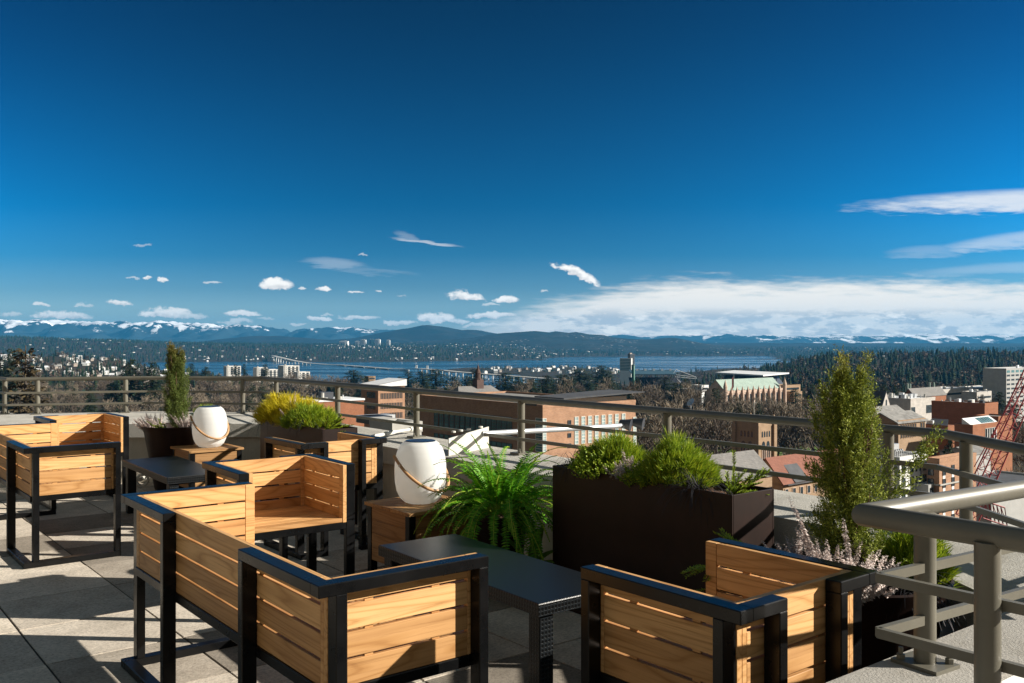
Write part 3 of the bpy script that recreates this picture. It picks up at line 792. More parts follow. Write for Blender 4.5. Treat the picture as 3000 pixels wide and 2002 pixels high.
# rear pot
juniper('juniper','columnar juniper with rusty brown tip in the rear pot against the lake view',(*POT_A,.57),.86,.155,M['juniper_far'],41,(-.03,0),peaks=((-.03,0,1.0),(.07,0,.90),(0,0,.96)))
heather('pale heather on the left rim of the rear pot',(POT_A[0]-.19,POT_A[1]-.10,.57),42,46,.08,.10,.20,(-.4,-.1))
heather('pale heather on the right side of the rear pot beside the lantern',(POT_A[0]+.17,POT_A[1]-.12,.57),43,40,.08,.10,.20,(.3,-.1))
yew('spreading_yew','yellow green conifer sprays at the front of the rear pot',(POT_A[0]-.06,POT_A[1]-.20,.58),
    [(-.6,-.4,.5,.17,.2,True),(-.2,-.6,.4,.15,.3,True),(.2,-.5,.6,.13,.2,True),(-.3,-.2,1,.13,.1,True)],44,'lime')
mound('golden_conifer','small golden shrub peeping out right of the rear juniper','shrub',(POT_A[0]+.23,POT_A[1]+.10,.58),.09,.08,.22,M['lime'],45,.06,200,'mounded dwarf conifers')
# front pot
juniper('juniper','tall green columnar juniper with bronze tip in front of the right railing bend',(*POT_B,.57),.825,.172,M['juniper'],51,(-.02,.0),
    sprig=[((.10,-.02,.36),(.26,-.02,.47)),((.2,-.02,.42),(.29,-.02,.53)),((.1,.0,.3),(.19,-.02,.36)),((-.1,-.02,.34),(-.15,-.02,.42))],peaks=((-.02,0,.97),(.02,0,1.0),(.06,.0,.86),(-.06,0,.88)))
heather('big spray of pinkish white heather in the pot behind the right armchair',(POT_B[0]-.14,POT_B[1]-.17,.57),52,210,.14,.09,.20,(-.16,-.12),
    tall=((-.42,0,1,.36),(-.5,0,.62,.30),(-.3,-.1,1,.27),(-.62,-.1,.7,.24),(-.1,-.2,1,.22),(.15,-.2,1,.22)))
yew('spreading_yew','yellow green conifer branches trailing left out of the front pot',(POT_B[0]-.20,POT_B[1]-.02,.58),
    [(-1,-.02,.85,.42,.75,True),(-1,-.1,.42,.50,.5,False),(-.9,.0,.6,.34,.5,True),(-.8,-.3,.3,.18,.3,True),(-.6,.1,.5,.18,.2,True),(-.7,-.35,.05,.20,.35,True),(-.4,-.4,.6,.14,.2,True),(-.95,-.12,-.12,.34,.45,False)],53,'lime')
mondo('black mondo grass arching over the right rim of the front pot',(POT_B[0]+.12,POT_B[1]-.17,.58),54,120,(.14,.28))
mound('golden_conifer','olive green needle shrub at the right back of the front pot','shrub',(POT_B[0]+.20,POT_B[1]-.02,.57),.11,.10,.20,M['lime'],55,.06,300,'mounded dwarf conifers')
# fern
def make_fern(loc):
    L=Leaves(61);r=L.r; root=thing('fern','large bright green sword fern between lantern box and front trough','fern',loc,0); mb=MB()
    for i in range(165):
        a=r.uniform(0,6.283)
        if i<95: el,dr,ln=r.uniform(.55,1.4),r.uniform(1.3,3.0),r.uniform(.34,.56)
        else: el,dr,ln=r.uniform(.2,.9),r.uniform(2.6,4.0),r.uniform(.46,.66)
        n=36; d=Vector((math.cos(a)*math.cos(el),math.sin(a)*math.cos(el),math.sin(el))); p=Vector((.05*math.cos(a),.05*math.sin(a),0)); pts=[p.copy()]
        wmax=r.uniform(.030,.046); side0=Vector((-math.sin(a),math.cos(a),0)); tw=r.gauss(0,.3); wob=r.uniform(0,6)
        for k in range(n):
            u=k/n; d=(d+Vector((0,0,-dr/n*(.35+u)))+side0*.02*math.sin(wob+u*5)).normalized(); p=p+d*(ln/n)
            if k%4==0: pts.append(p.copy())
            if u<.12: continue
            w=wmax*min(1,(u-.06)/.22)*(1 if u<.45 else max(.12,1-((u-.45)/.55)**1.4))
            upn=side0.cross(d).normalized()
            for sg in (-1,1):
                wd=side0*sg+d*.28+upn*(tw*sg+r.gauss(.05,.14))
                L.leaf(p,wd,upn+side0*r.gauss(0,.3),w*r.uniform(.75,1.12),.0088+.004*w/wmax,.10,.30)
        pts.append(p.copy()); mb.tube(pts,[.0022]*len(pts),4)
    L.build('frond_leaves',M['fern'],root); mb.build('frond_stem',M['yew'],root)
make_fern((-.07,5.27,.44))
pf=thing('fern_pot','plain dark pot standing on the floor under the fern','pot',(-.07,5.27,0)); mb=MB(); mb.lathe([(.001,0),(.11,0),(.12,.02),(.155,.40),(.165,.42),(.16,.44),(.14,.41)],32); mb.build('shell',M['bronze'],pf,smooth=True)
mb=MB(); mb.disc(.143,.415,24); mb.build('mulch',M['soil'],pf)
def broadleaf(loc):
    r=random.Random(5); root=thing('broadleaf_plant','small plant with broad olive leaves between fern and front trough','plant',loc,0)
    for (a,el,ln,w) in ((2.9,1.05,.30,.075),(1.0,1.2,.28,.07),(.2,.9,.20,.085),(-.6,.75,.17,.09),(.6,.45,.24,.06),(3.6,.5,.22,.06)):
        vs=[];fs=[]; d=Vector((math.cos(a)*math.cos(el),math.sin(a)*math.cos(el),math.sin(el))); p=Vector((0,0,0)); sd=Vector((-math.sin(a),math.cos(a),0)); n=12
        for k in range(n+1):
            u=k/n; ww=w*.5*math.sin(math.pi*(u**.8))**.8 if 0<u<1 else .002
            up=sd.cross(d)*-1
            vs += [tuple(p-sd*ww+up*ww*.35),tuple(p),tuple(p+sd*ww+up*ww*.35)]
            d=(d+Vector((0,0,-.06))).normalized(); p=p+d*ln/n
        for k in range(n): b=k*3; fs += [(b,b+1,b+4,b+3),(b+1,b+2,b+5,b+4)]
        mb=MB(); mb.add(vs,fs); mb.build('leaf',M['broad'],root,smooth='all')
    pr=thing('plant_pot','low dark pot of the broad leaved plant behind the table','pot',(loc[0],loc[1],0)); mb=MB(); mb.lathe([(.001,0),(.08,0),(.10,.18),(.105,.2),(.09,.19),(.001,.185)],24); mb.build('shell',M['bronze'],pr,smooth=True)
broadleaf((.10,4.93,.19))
# ------------------------------------------------------------------ land, lake, hills
SEA=-125.0
COLS=[(-2600,[(0,-55),(900,-55),(1300,-58),(1700,-52),(2600,-38),(3200,-62),(3900,-131),(5100,-131),(5500,-105),(7500,32),(9000,30),(15000,0)]),
 (0,[(0,-55),(900,-55),(1300,-58),(1700,-54),(2600,-40),(3200,-66),(3900,-131),(5100,-131),(5500,-105),(7500,30),(9000,26),(15000,0)]),
 (300,[(0,-55),(900,-55),(1300,-60),(1900,-57),(2600,-50),(3100,-80),(3700,-131),(5200,-131),(5600,-108),(7300,4),(9000,0),(15000,-20)]),
 (560,[(0,-55),(900,-56),(1300,-68),(2000,-82),(2600,-92),(3000,-131),(5600,-131),(5900,-112),(7300,-30),(9000,-22),(15000,-30)]),
 (900,[(0,-55),(900,-60),(1300,-75),(2000,-108),(2550,-131),(5600,-131),(5800,-115),(7000,-60),(8500,-36),(12000,-40),(15000,-40)]),
 (1200,[(0,-55),(900,-62),(1300,-82),(1900,-114),(2250,-131),(5700,-131),(5900,-117),(7500,-62),(9500,-40),(12000,-30),(15000,-40)]),
 (1450,[(0,-55),(900,-62),(1300,-85),(1900,-116),(2300,-131),(3450,-131),(3600,-119.5),(4200,-118.5),(4350,-131),(6100,-131),(6300,-112),(8000,-62),(10000,-25),(15000,-40)]),
 (1650,[(0,-55),(900,-62),(1300,-80),(2200,-106),(2800,-117),(4100,-118),(4300,-131),(7300,-131),(7600,-118),(9000,-80),(10500,-40),(15000,-40)]),
 (1900,[(0,-55),(900,-62),(1300,-85),(2200,-106),(3500,-119),(4200,-131),(7700,-131),(7950,-117),(10000,-76),(12000,-66),(15000,-60)]),
 (2190,[(0,-55),(900,-58),(1300,-75),(2200,-84),(3200,-92),(3800,-131),(7700,-131),(7950,-117),(10000,-80),(12000,-70),(15000,-60)]),
 (2450,[(0,-55),(900,-58),(1300,-66),(1800,-56),(2300,-46),(2800,-46),(3500,-95),(6000,-120),(9500,-78),(12000,-75),(15000,-60)]),
 (3000,[(0,-55),(900,-58),(1300,-66),(1800,-52),(2300,-42),(2800,-42),(3500,-95),(6000,-120),(9500,-78),(12000,-78),(15000,-60)]),
 (5600,[(0,-55),(900,-58),(1300,-66),(1800,-52),(2300,-40),(2800,-40),(3500,-95),(6000,-120),(9500,-80),(12000,-80),(15000,-60)])]
CU=np.array([c[0] for c in COLS],float)
def ground(u,Y):
    """land height where the bearing column u meets the distance Y (arrays)"""
    u=np.asarray(u,float);Y=np.asarray(Y,float)
    prof=np.stack([np.interp(Y,[p[0] for p in c[1]],[p[1] for p in c[1]]) for c in COLS])
    i=np.clip(np.searchsorted(CU,u)-1,0,len(CU)-2); t=np.clip((u-CU[i])/(CU[i+1]-CU[i]),0,1); t=t*t*(3-2*t)
    idx=np.arange(u.size).reshape(u.shape)
    fl=prof.reshape(len(COLS),-1); k=i.ravel(); tt=t.ravel()
    z=(fl[k,idx.ravel()]*(1-tt)+fl[k+1,idx.ravel()]*tt).reshape(u.shape)
    nz=np.sin(u*.013+Y*.0021)*np.cos(Y*.0043+u*.006)+.5*np.sin(u*.041-Y*.0071)
    z=z+nz*np.clip((Y-800)/1500,0,1)*4.0
    return z
def P3(u,Y,z=None):
    x=(u-CX)/F_PX*Y
    return (x,Y,float(ground(np.array([u]),np.array([Y]))[0]) if z is None else z)
def zof(py,Y): return EYE-(py-CY)/F_PX*Y
us=np.linspace(-2600,5600,330); Ys=np.concatenate([[-60,-20,30,120],np.geomspace(200,15000,230)])
UU,YY=np.meshgrid(us,Ys); ZZ=ground(UU,np.maximum(YY,0)); XX=np.where(YY>30,(UU-CX)/F_PX*YY,(UU-CX)/F_PX*60)
v=np.stack([XX,YY,ZZ],-1).reshape(-1,3); n=len(us); m=len(Ys)
ii,jj=np.meshgrid(np.arange(n-1),np.arange(m-1)); a=(jj*n+ii).ravel(); f=np.stack([a,a+1,a+n+1,a+n],1)
def ground_mat():
    mt,nt,b=new_mat('city_ground'); co=coords(nt)
    n1=tex_noise(nt,co,.012,6,.65); n2=tex_noise(nt,co,.09,5,.7)
    c=ramp(nt,n1,[(.3,(.022,.026,.015)),(.45,(.05,.038,.026)),(.6,(.03,.034,.02)),(.75,(.06,.054,.048))])
    nt.links.new(mixc(nt,.8,c,ramp(nt,n2,[(.3,(.5,.5,.5)),(.7,(1.25,1.2,1.15))]),'MULTIPLY'),b.inputs['Base Color']); b.inputs['Roughness'].default_value=.95; b.inputs['Specular IOR Level'].default_value=.1
    return mt
tag(np_mesh('terrain',v,f,ground_mat(),smooth=True),kind='structure')
def water_mat():
    mt,nt,b=new_mat('lake_water'); co=coords(nt,scale=(1,1,1))
    b.inputs['Base Color'].default_value=(.018,.040,.058,1); b.inputs['Roughness'].default_value=.14; b.inputs['IOR'].default_value=1.33
    w=tex_noise(nt,coords(nt,scale=(.02,.05,.02)),1.0,6,.65); 
    r=tex_noise(nt,coords(nt,scale=(.0012,.0045,.001)),1.0,3,.5)
    nt.links.new(ramp(nt,r,[(.42,(.10,)*3),(.6,(.30,)*3)]),b.inputs['Roughness'])
    bump(nt,b,w,.35,3.0); return mt
mb=MB(); mb.add([(-14000,1500,SEA),(16000,1500,SEA),(16000,9500,SEA),(-14000,9500,SEA)],[(0,1,2,3)])
tag(mb.build('lake',water_mat()),kind='structure')

def hill_mesh(name,ridge,Y,depth,base,mat,rough=.25,nu=420,ns=40,scale=.002,seed=0.,ext=(-2600,5600)):
    ru=[p[0] for p in ridge]; rz=[zof(p[1],Y) for p in ridge]
    uu=np.linspace(ext[0],ext[1],nu); rzv=np.interp(uu,ru,rz)
    vs=[];sv=np.linspace(0,1.5,ns)
    for j,s in enumerate(sv):
        yy=Y-depth*(1-s)
        for i,u in enumerate(uu):
            x=(u-CX)/F_PX*Y
            k=s if s<=1 else 2-s
            nz=noise.fractal((x*scale+seed,yy*scale*1.4,seed),0.9,2.1,6)
            rg=1-abs(noise.noise((x*scale*1.7+seed*3,yy*scale*.7,seed)))*2
            amp=(rzv[i]-base)*rough
            z=base+(rzv[i]-base)*(k**1.15)+amp*(nz*.55+(rg-.4)*.6)*math.sin(math.pi*min(k,.97))
            if k>.93: z+= (rzv[i]-base)*rough*.12*noise.noise((x*scale*9,seed,1.3))
            vs.append((x,yy,z))
    ii,jj=np.meshgrid(np.arange(nu-1),np.arange(ns-1)); a=(jj*nu+ii).ravel(); f=np.stack([a,a+1,a+nu+1,a+nu],1)
    return tag(np_mesh(name,vs,f,mat,smooth=True),kind='structure')
def mountain_mat():
    mt,nt,b=new_mat('snowy_mountain'); tc=nt.nodes.new('ShaderNodeTexCoord'); g=nt.nodes.new('ShaderNodeNewGeometry')
    sx=nt.nodes.new('ShaderNodeSeparateXYZ'); nt.links.new(tc.outputs['Object'],sx.inputs[0])
    n1=tex_noise(nt,coords(nt,scale=(1,.45,.6)),.0026,9,.64); n2=tex_noise(nt,coords(nt,scale=(1,.35,1)),.0012,3,.5)
    h=nd(nt,'ShaderNodeMapRange'); h.inputs[1].default_value=60; h.inputs[2].default_value=460; nt.links.new(sx.outputs[2],h.inputs[0])
    a=nd(nt,'ShaderNodeMath',operation='MULTIPLY_ADD'); nt.links.new(n1,a.inputs[0]); a.inputs[1].default_value=2.6; nt.links.new(h.outputs[0],a.inputs[2])
    a2=nd(nt,'ShaderNodeMath',operation='MULTIPLY_ADD'); nt.links.new(n2,a2.inputs[0]); a2.inputs[1].default_value=.7; nt.links.new(a.outputs[0],a2.inputs[2])
    sn=ramp(nt,a2.outputs[0],[(.0,(0,0,0)),(1,(1,1,1))]); 
    xr=nd(nt,'ShaderNodeMapRange'); xr.inputs[1].default_value=0; xr.inputs[2].default_value=6000; xr.inputs[4].default_value=.62; nt.links.new(sx.outputs[0],xr.inputs[0]); a3=nd(nt,'ShaderNodeMath',operation='ADD'); nt.links.new(a2.outputs[0],a3.inputs[0]); nt.links.new(xr.outputs[0],a3.inputs[1]); a2=a3
    s2=nd(nt,'ShaderNodeMapRange'); s2.inputs[1].default_value=2.32; s2.inputs[2].default_value=2.45; nt.links.new(a2.outputs[0],s2.inputs[0])
    c=ramp(nt,n1,[(.3,(.012,.022,.028)),(.7,(.035,.05,.055))])
    nt.links.new(mixc(nt,s2.outputs[0],c,(.80,.82,.86)),b.inputs['Base Color']); b.inputs['Roughness'].default_value=.95; b.inputs['Specular IOR Level'].default_value=.05; return mt
hill_mesh('snow_mountains',[(-2600,950),(-600,945),(0,937),(25,942),(50,941),(74,947),(102,936),(120,937),(135,944),(163,938),(180,943),(199,942),(215,940),(245,944),(276,941),(301,944),(329,946),(355,941),(398,951),(419,942),(449,950),(470,943),(485,941),(539,944),(600,950),(628,949),(660,957),(674,958),(694,960),(712,954),(730,952),(768,954),(788,965),(806,960),(832,973),(862,981),(880,974),(898,969),(921,965),(934,971),(955,964),(975,957),(1010,961),(1040,959),(1100,966),(1300,975),(1700,985),(1790,984),(1822,979),(1850,984),(1870,990),(1908,987),(1940,985),(1975,982),(2040,984),(2112,980),(2150,984),(2176,985),(2206,983),(2245,988),(2300,986),(2385,985),(2457,980),(2500,988),(2591,980),(2640,984),(2691,978),(2732,985),(2790,983),(2829,981),(2885,984),(3000,989),(3600,985),(5600,980)],22000,5200,-110,mountain_mat(),.62,1000,56,.0011,3.1)
def forest_hill_mat(name,lo,hi,speck):
    mt,nt,b=new_mat(name); co=coords(nt)
    n1=tex_noise(nt,co,.004,8,.7); n2=tex_noise(nt,co,.03,4,.7); n3=tex_noise(nt,co,.0011,3,.5)
    c=ramp(nt,n1,[(.35,lo),(.65,hi)])
    v=nd(nt,'ShaderNodeTexVoronoi',feature='F1'); v.inputs['Scale'].default_value=.016; nt.links.new(co,v.inputs['Vector'])
    ms=nd(nt,'ShaderNodeMath',operation='MULTIPLY'); nt.links.new(ramp(nt,v.outputs['Distance'],[(.16,(1,1,1)),(.24,(0,0,0))]),ms.inputs[0]); nt.links.new(ramp(nt,n3,[(.50,(0,0,0)),(.62,(speck,)*3)]),ms.inputs[1])
    nt.links.new(mixc(nt,ms.outputs[0],mixc(nt,.6,c,ramp(nt,n2,[(.3,(.5,.5,.5)),(.7,(1.3,1.3,1.3))]),'MULTIPLY'),(.6,.58,.55)),b.inputs['Base Color']); b.inputs['Roughness'].default_value=.95; b.inputs['Specular IOR Level'].default_value=.05; return mt
hill_mesh('dark_mountain',[(-2600,1010),(560,1006),(600,1000),(663,992),(755,984),(830,985),(900,990),(960,996),(1033,992),(1148,969),(1190,962),(1230,954),(1260,951),(1306,957),(1352,967),(1383,964),(1420,970),(1454,977),(1550,990),(1700,1000),(1800,1004),(5600,1010)],13500,2600,-100,forest_hill_mat('dark_mountain_forest',(.010,.018,.018),(.035,.034,.030),0.0),.2,420,36,.0012,7.7)
hill_mesh('near_hills',[(-2600,1012),(700,1012),(1000,1008),(1200,1002),(1380,990),(1454,977),(1500,974),(1577,969),(1605,974),(1633,969),(1658,976),(1689,972),(1730,981),(1760,980),(1776,985),(1830,992),(1898,995),(1967,988),(2000,994),(2036,1002),(2087,1010),(2200,1013),(2600,1015),(5600,1014)],11000,2600,-100,forest_hill_mat('hill_with_houses',(.012,.02,.016),(.04,.038,.032),.9),.12,420,36,.0016,1.3)

# ------------------------------------------------------------------ distant buildings
M['brick_red']=None
def brick(name,c1,c2,mortar,sc=(1,1,1),bw=.6,bh=.2):
    m,nt,b=new_mat(name); tc=nt.nodes.new('ShaderNodeTexCoord'); s=nt.nodes.new('ShaderNodeSeparateXYZ'); nt.links.new(tc.outputs['Object'],s.inputs[0])
    ad=nd(nt,'ShaderNodeMath',operation='ADD'); nt.links.new(s.outputs[0],ad.inputs[0]); nt.links.new(s.outputs[1],ad.inputs[1])
    cb=nt.nodes.new('ShaderNodeCombineXYZ'); nt.links.new(ad.outputs[0],cb.inputs[0]); nt.links.new(s.outputs[2],cb.inputs[1])
    t=nd(nt,'ShaderNodeTexBrick'); t.inputs['Scale'].default_value=1; t.inputs['Brick Width'].default_value=bw; t.inputs['Row Height'].default_value=bh; t.inputs['Mortar Size'].default_value=.02
    t.inputs['Color1'].default_value=(*c1,1); t.inputs['Color2'].default_value=(*c2,1); t.inputs['Mortar'].default_value=(*mortar,1); nt.links.new(cb.outputs[0],t.inputs['Vector'])
    n=tex_noise(nt,tc.outputs['Object'],.35,5,.65)
    nt.links.new(mixc(nt,.7,t.outputs[0],ramp(nt,n,[(.3,(.75,.73,.7)),(.7,(1.15,1.12,1.1))]),'MULTIPLY'),b.inputs['Base Color']); b.inputs['Roughness'].default_value=.9; b.inputs['Specular IOR Level'].default_value=.15; return m
M['brick_orange']=brick('orange_brick',(.41,.235,.145),(.33,.18,.11),(.33,.25,.19))
M['brick_brown']=brick('brown_brick',(.33,.135,.07),(.26,.105,.055),(.22,.13,.09))
M['brick_tan']=brick('tan_brick',(.36,.25,.16),(.30,.20,.125),(.30,.24,.18))
M['stone_pink']=brick('pinkish_stone',(.56,.43,.35),(.48,.36,.29),(.40,.32,.27),bw=1.2,bh=.4)
M['stone_grey']=brick('pale_panels',(.50,.48,.45),(.44,.42,.40),(.33,.32,.31),bw=1.5,bh=.8)
M['white_wall']=simple('white_render',(.68,.68,.66),.8,var=.08,scale=.4)
M['grey_wall']=simple('grey_render',(.33,.33,.32),.85,var=.12,scale=.4)
M['beige_wall']=simple('beige_panel',(.36,.30,.25),.85,var=.1,scale=.5)
M['conc']=simple('board_concrete',(.40,.39,.36),.9,var=.2,scale=.5)
M['conc_white']=simple('weathered_white_concrete',(.52,.51,.48),.85,var=.18,scale=.3)
M['cupola']=simple('dark_weathered_wood',(.075,.04,.03),.8,var=.3,scale=.8)
M['roof_grey']=simple('grey_roof',(.20,.195,.185),.9,var=.35,scale=.6)
M['roof_dark']=simple('dark_roof',(.055,.058,.065),.8,var=.3,scale=.5)
M['roof_white']=simple('white_roof',(.62,.63,.64),.8,var=.12,scale=.2)
def tile_roof(name,lo,hi):
    m,nt,b=new_mat(name); co=coords(nt); w=nd(nt,'ShaderNodeTexWave',wave_type='BANDS',bands_direction='Z'); w.inputs['Scale'].default_value=1.1; w.inputs['Distortion'].default_value=.8; nt.links.new(co,w.inputs['Vector'])
    n=tex_noise(nt,co,1.4,6,.7); n2=tex_noise(nt,co,.25,4,.6)
    c=ramp(nt,n,[(.3,lo),(.7,hi)]); c=mixc(nt,.5,c,ramp(nt,w.outputs['Fac'],[(0,(.7,.7,.7)),(.5,(1.05,1.05,1.05))]),'MULTIPLY'); c=mixc(nt,.6,c,ramp(nt,n2,[(.3,(.75,.75,.75)),(.7,(1.15,1.15,1.15))]),'MULTIPLY')
    nt.links.new(c,b.inputs['Base Color']); b.inputs['Roughness'].default_value=.9; return m
M['roof_red']=tile_roof('red_clay_tiles',(.17,.062,.04),(.25,.10,.065)); M['roof_green']=tile_roof('verdigris_slates',(.22,.30,.26),(.34,.43,.38)); M['roof_slate']=tile_roof('grey_slates',(.13,.125,.12),(.22,.21,.20))
def glass(name,col,rough=.15):
    m,nt,b=new_mat(name); co=coords(nt); n=tex_noise(nt,co,.7,3,.6)
    nt.links.new(ramp(nt,n,[(.3,tuple(c*.5 for c in col)),(.7,tuple(c*1.3 for c in col))]),b.inputs['Base Color']); b.inputs['Roughness'].default_value=rough; b.inputs['Specular IOR Level'].default_value=.6; return m
M['glass']=glass('dark_glass',(.03,.045,.055)); M['glass_teal']=glass('teal_glass',(.09,.20,.21)); M['glass_pale']=glass('pale_glass',(.32,.42,.42),.3)
M['green_metal']=simple('green_painted_steel',(.01,.10,.075),.45,var=.15,scale=.2)
M['crane_red']=simple('crane_red_paint',(.40,.07,.07),.5,var=.2,scale=1)
M['lawn']=simple('mown_lawn',(.10,.17,.025),.95,var=.35,scale=.15)
M['asphalt']=simple('asphalt',(.055,.055,.058),.95,var=.25,scale=.3)

def len_to(p,heading,px):
    k=(px-CX)/F_PX; s,c=math.sin(R(heading)),math.cos(R(heading)); return (k*p[1]-p[0])/(s-k*c)
class Bld:
    """a building whose nearest corner stands at bearing px, distance Y; local x runs away to the right along the
    sunlit front (y=0), local y away to the left along the shaded side (x=0)"""
    def __init__(s,name,label,cat,px,Y,top_py,right_px,left_px,base=-56,rz=RZ_GRID):
        s.p=((px-CX)/F_PX*Y,Y); s.Y=Y; s.top=zof(top_py,Y); s.base=base
        s.lx=len_to(s.p,ACROSS,right_px) if right_px>px else right_px
        s.ly=len_to(s.p,ALONG,left_px) if isinstance(left_px,(int,float)) and left_px>1 else left_px[0]
        s.r=thing(name,label,cat,(s.p[0],s.p[1],0),rz); s.win={}
    def box(s,name,mat,x0,y0,z0,x1,y1,z1,parent=None):
        mb=MB(); mb.box(x0,y0,z0,x1,y1,z1); return mb.build(name,mat,parent or s.r)
    def body(s,mat,roof=None):
        o=s.box('wall',mat,0,0,s.base,s.lx,s.ly,s.top)
        if roof:
            mb=MB(); mb.box(.3,.3,s.top-.5,s.lx-.3,s.ly-.3,s.top+.02); mb.build('roof',roof,s.r)
            mb=MB(); t=.35;h=s.top+.5
            mb.box(-.05,-.05,s.top-.2,s.lx+.05,t,h); mb.box(-.05,s.ly-t,s.top-.2,s.lx+.05,s.ly+.05,h); mb.box(-.05,t,s.top-.2,t,s.ly-t,h); mb.box(s.lx-t,t,s.top-.2,s.lx+.05,s.ly-t,h); mb.build('parapet',mat,s.r)
        return o
    def window(s,face,u,z,w,h,mat,frame=None,bars=0,rec=.0):
        """face 'r' = front y=0, 'l' = side x=0; u distance along it, z sill height"""
        key=(face,round(w,2),round(h,2),mat,frame,bars)
        if key in s.win:
            src=s.win[key]; o=src.copy(); C.objects.link(o); o.parent=s.r
            kids=[c for c in src.children]
            for c in kids: d=c.copy(); C.objects.link(d); d.parent=o
        else:
            mb=MB()
            if face=='r': mb.box(0,-.06,0,w,.05,h)
            else: mb.box(-.06,0,0,.05,w,h)
            o=mb.build('window',M[mat],s.r)
            if frame:
                mb=MB(); t=min(.12,w*.12)
                L=[(-t,-t,w+t,0),(-t,h,w+t,h+t),(-t,0,0,h),(w,0,w+t,h)]+[(0,h*(k+1)/(bars+1)-t*.5,w,h*(k+1)/(bars+1)+t*.5) for k in range(bars)]
                for a,b,c,d in L:
                    if face=='r': mb.box(a,-.13,b,c,.02,d)
                    else: mb.box(-.13,a,b,.02,c,d)
                f=mb.build('frame',M[frame],o)
            s.win[key]=o
        o.location=(u,0,z) if face=='r' else (0,u,z)
        return o
    def u_at(s,face,px):
        return len_to(s.p,ACROSS if face=='r' else ALONG,px)
    def gable(s,mat,x0,x1,y0,y1,ze,zr,along='x',over=.4,wallmat=None):
        mb=MB()
        if along=='x':
            ym=(y0+y1)/2; o=over
            A=[(x0-o,y0-o,ze),(x1+o,y0-o,ze),(x1+o,ym,zr),(x0-o,ym,zr),(x1+o,y1+o,ze),(x0-o,y1+o,ze)]
            lo=[(x,y,z-.35) for x,y,z in A]
            mb.add(A+lo,[(0,1,2,3),(3,2,4,5),(7,6,9,8),(8,9,11,10),(0,6,7,1),(4,10,11,5),(1,7,8,2),(2,8,10,4),(0,3,9,6),(3,5,11,9)])
            if wallmat:
                for xx,fc in ((x0,(0,2,1)),(x1,(0,1,2))): w=MB(); w.add([(xx,y0,ze-.3),(xx,y1,ze-.3),(xx,ym,zr-.35)],[fc]); w.build('gable',wallmat,s.r)
        else:
            xm=(x0+x1)/2; o=over
            A=[(x0-o,y0-o,ze),(x0-o,y1+o,ze),(xm,y1+o,zr),(xm,y0-o,zr),(x1+o,y1+o,ze),(x1+o,y0-o,ze)]
            lo=[(x,y,z-.35) for x,y,z in A]
            mb.add(A+lo,[(3,2,1,0),(5,4,2,3),(6,7,8,9),(9,8,10,11),(0,1,7,6),(5,11,10,4),(1,2,8,7),(2,4,10,8),(0,6,9,3),(3,9,11,5)])
            if wallmat:
                for yy_,fc in ((y0,(0,1,2)),(y1,(0,2,1))): w=MB(); w.add([(x0,yy_,ze-.3),(x1,yy_,ze-.3),(xm,yy_,zr-.35)],[fc]); w.build('gable',wallmat,s.r)
        return mb.build('roof',mat,s.r)
    def hip(s,mat,x0,x1,y0,y1,ze,zr,ins,over=.4):
        mb=MB(); o=over; ym=(y0+y1)/2
        mb.add([(x0-o,y0-o,ze),(x1+o,y0-o,ze),(x1+o,y1+o,ze),(x0-o,y1+o,ze),(x0+ins,ym,zr),(x1-ins,ym,zr)],[(0,1,5,4),(1,2,5),(2,3,4,5),(3,0,4),(3,2,1,0)])
        return mb.build('roof',mat,s.r)
def rooftop(b,n,seed,x0,x1,y0,y1,z,hmax=2.2):
    r=random.Random(seed)
    for i in range(n):
        x=r.uniform(x0,x1);y=r.uniform(y0,y1);w=r.uniform(.8,2.6);d=r.uniform(.8,2.2);h=r.uniform(.5,hmax)
        mb=MB()
        if r.random()<.35: mb.lathe([(.001,0),(w*.25,0),(w*.25,h),(w*.3,h+.1),(.001,h+.15)],10,x,y,z)
        else: mb.box(x,y,z,x+w,y+d,z+h)
        mb.build('vent',r.choice([M['galv'],M['roof_white'],M['conc'],M['steel_dark']]),b.r)

# --- law building: long orange brick block below the railing
b=Bld('brick_building','long orange brick block with teal strip windows right below the railing','building',1590,200,1194,1862,1229)
b.body(M['brick_orange'],M['roof_grey'])
zt=zof(1224,205); 
for px in np.linspace(1684,1822,8):
    b.window('r',b.u_at('r',px),zt-6.0,.95,6.0,'glass_pale','white_paint',7)
for k,(px,py) in enumerate(((1664,1237),(1664,1275),(1664,1305))): b.window('r',b.u_at('r',px),zof(py+6,205),.8,.8,'glass','steel_dark')
b.window('r',.05,zof(1324,200),.85,7.2,'glass_pale','white_paint',12); b.window('l',.05,zof(1324,200),2.2,7.2,'glass_teal','white_paint',12)
b.window('r',b.u_at('r',1855),zof(1300,220),.9,6.5,'glass_pale','white_paint',9)
for px in np.linspace(1284,1500,15):
    u=b.u_at('l',px); b.window('l',u,-20.4,1.75,4.4,'glass_teal','steel_dark',5); b.window('l',u,-27.2,1.75,5.2,'glass_teal','steel_dark',5)
ph=b.top
b.box('penthouse',M['white_wall'],1.2,1.0,ph,b.lx*.93,9,ph+1.5)
b.window('l',2,ph+.15,6.5,1.2,'glass'); 
mb=MB(); x0,x1,y0,y1=6,b.lx*1.03,-.2,10; z0=ph+1.45
mb.add([(x0,y0,z0),(x1,y0-2,z0+.9),(x1,y1,z0+.9),(x0,y1,z0),(x0,y0,z0+.35),(x1,y0-2,z0+1.1),(x1,y1,z0+1.1),(x0,y1,z0+.35)],[(3,2,1,0),(4,5,6,7),(0,1,5,4),(1,2,6,5),(2,3,7,6),(3,0,4,7)]); mb.build('roof_wing',M['roof_dark'],b.r)
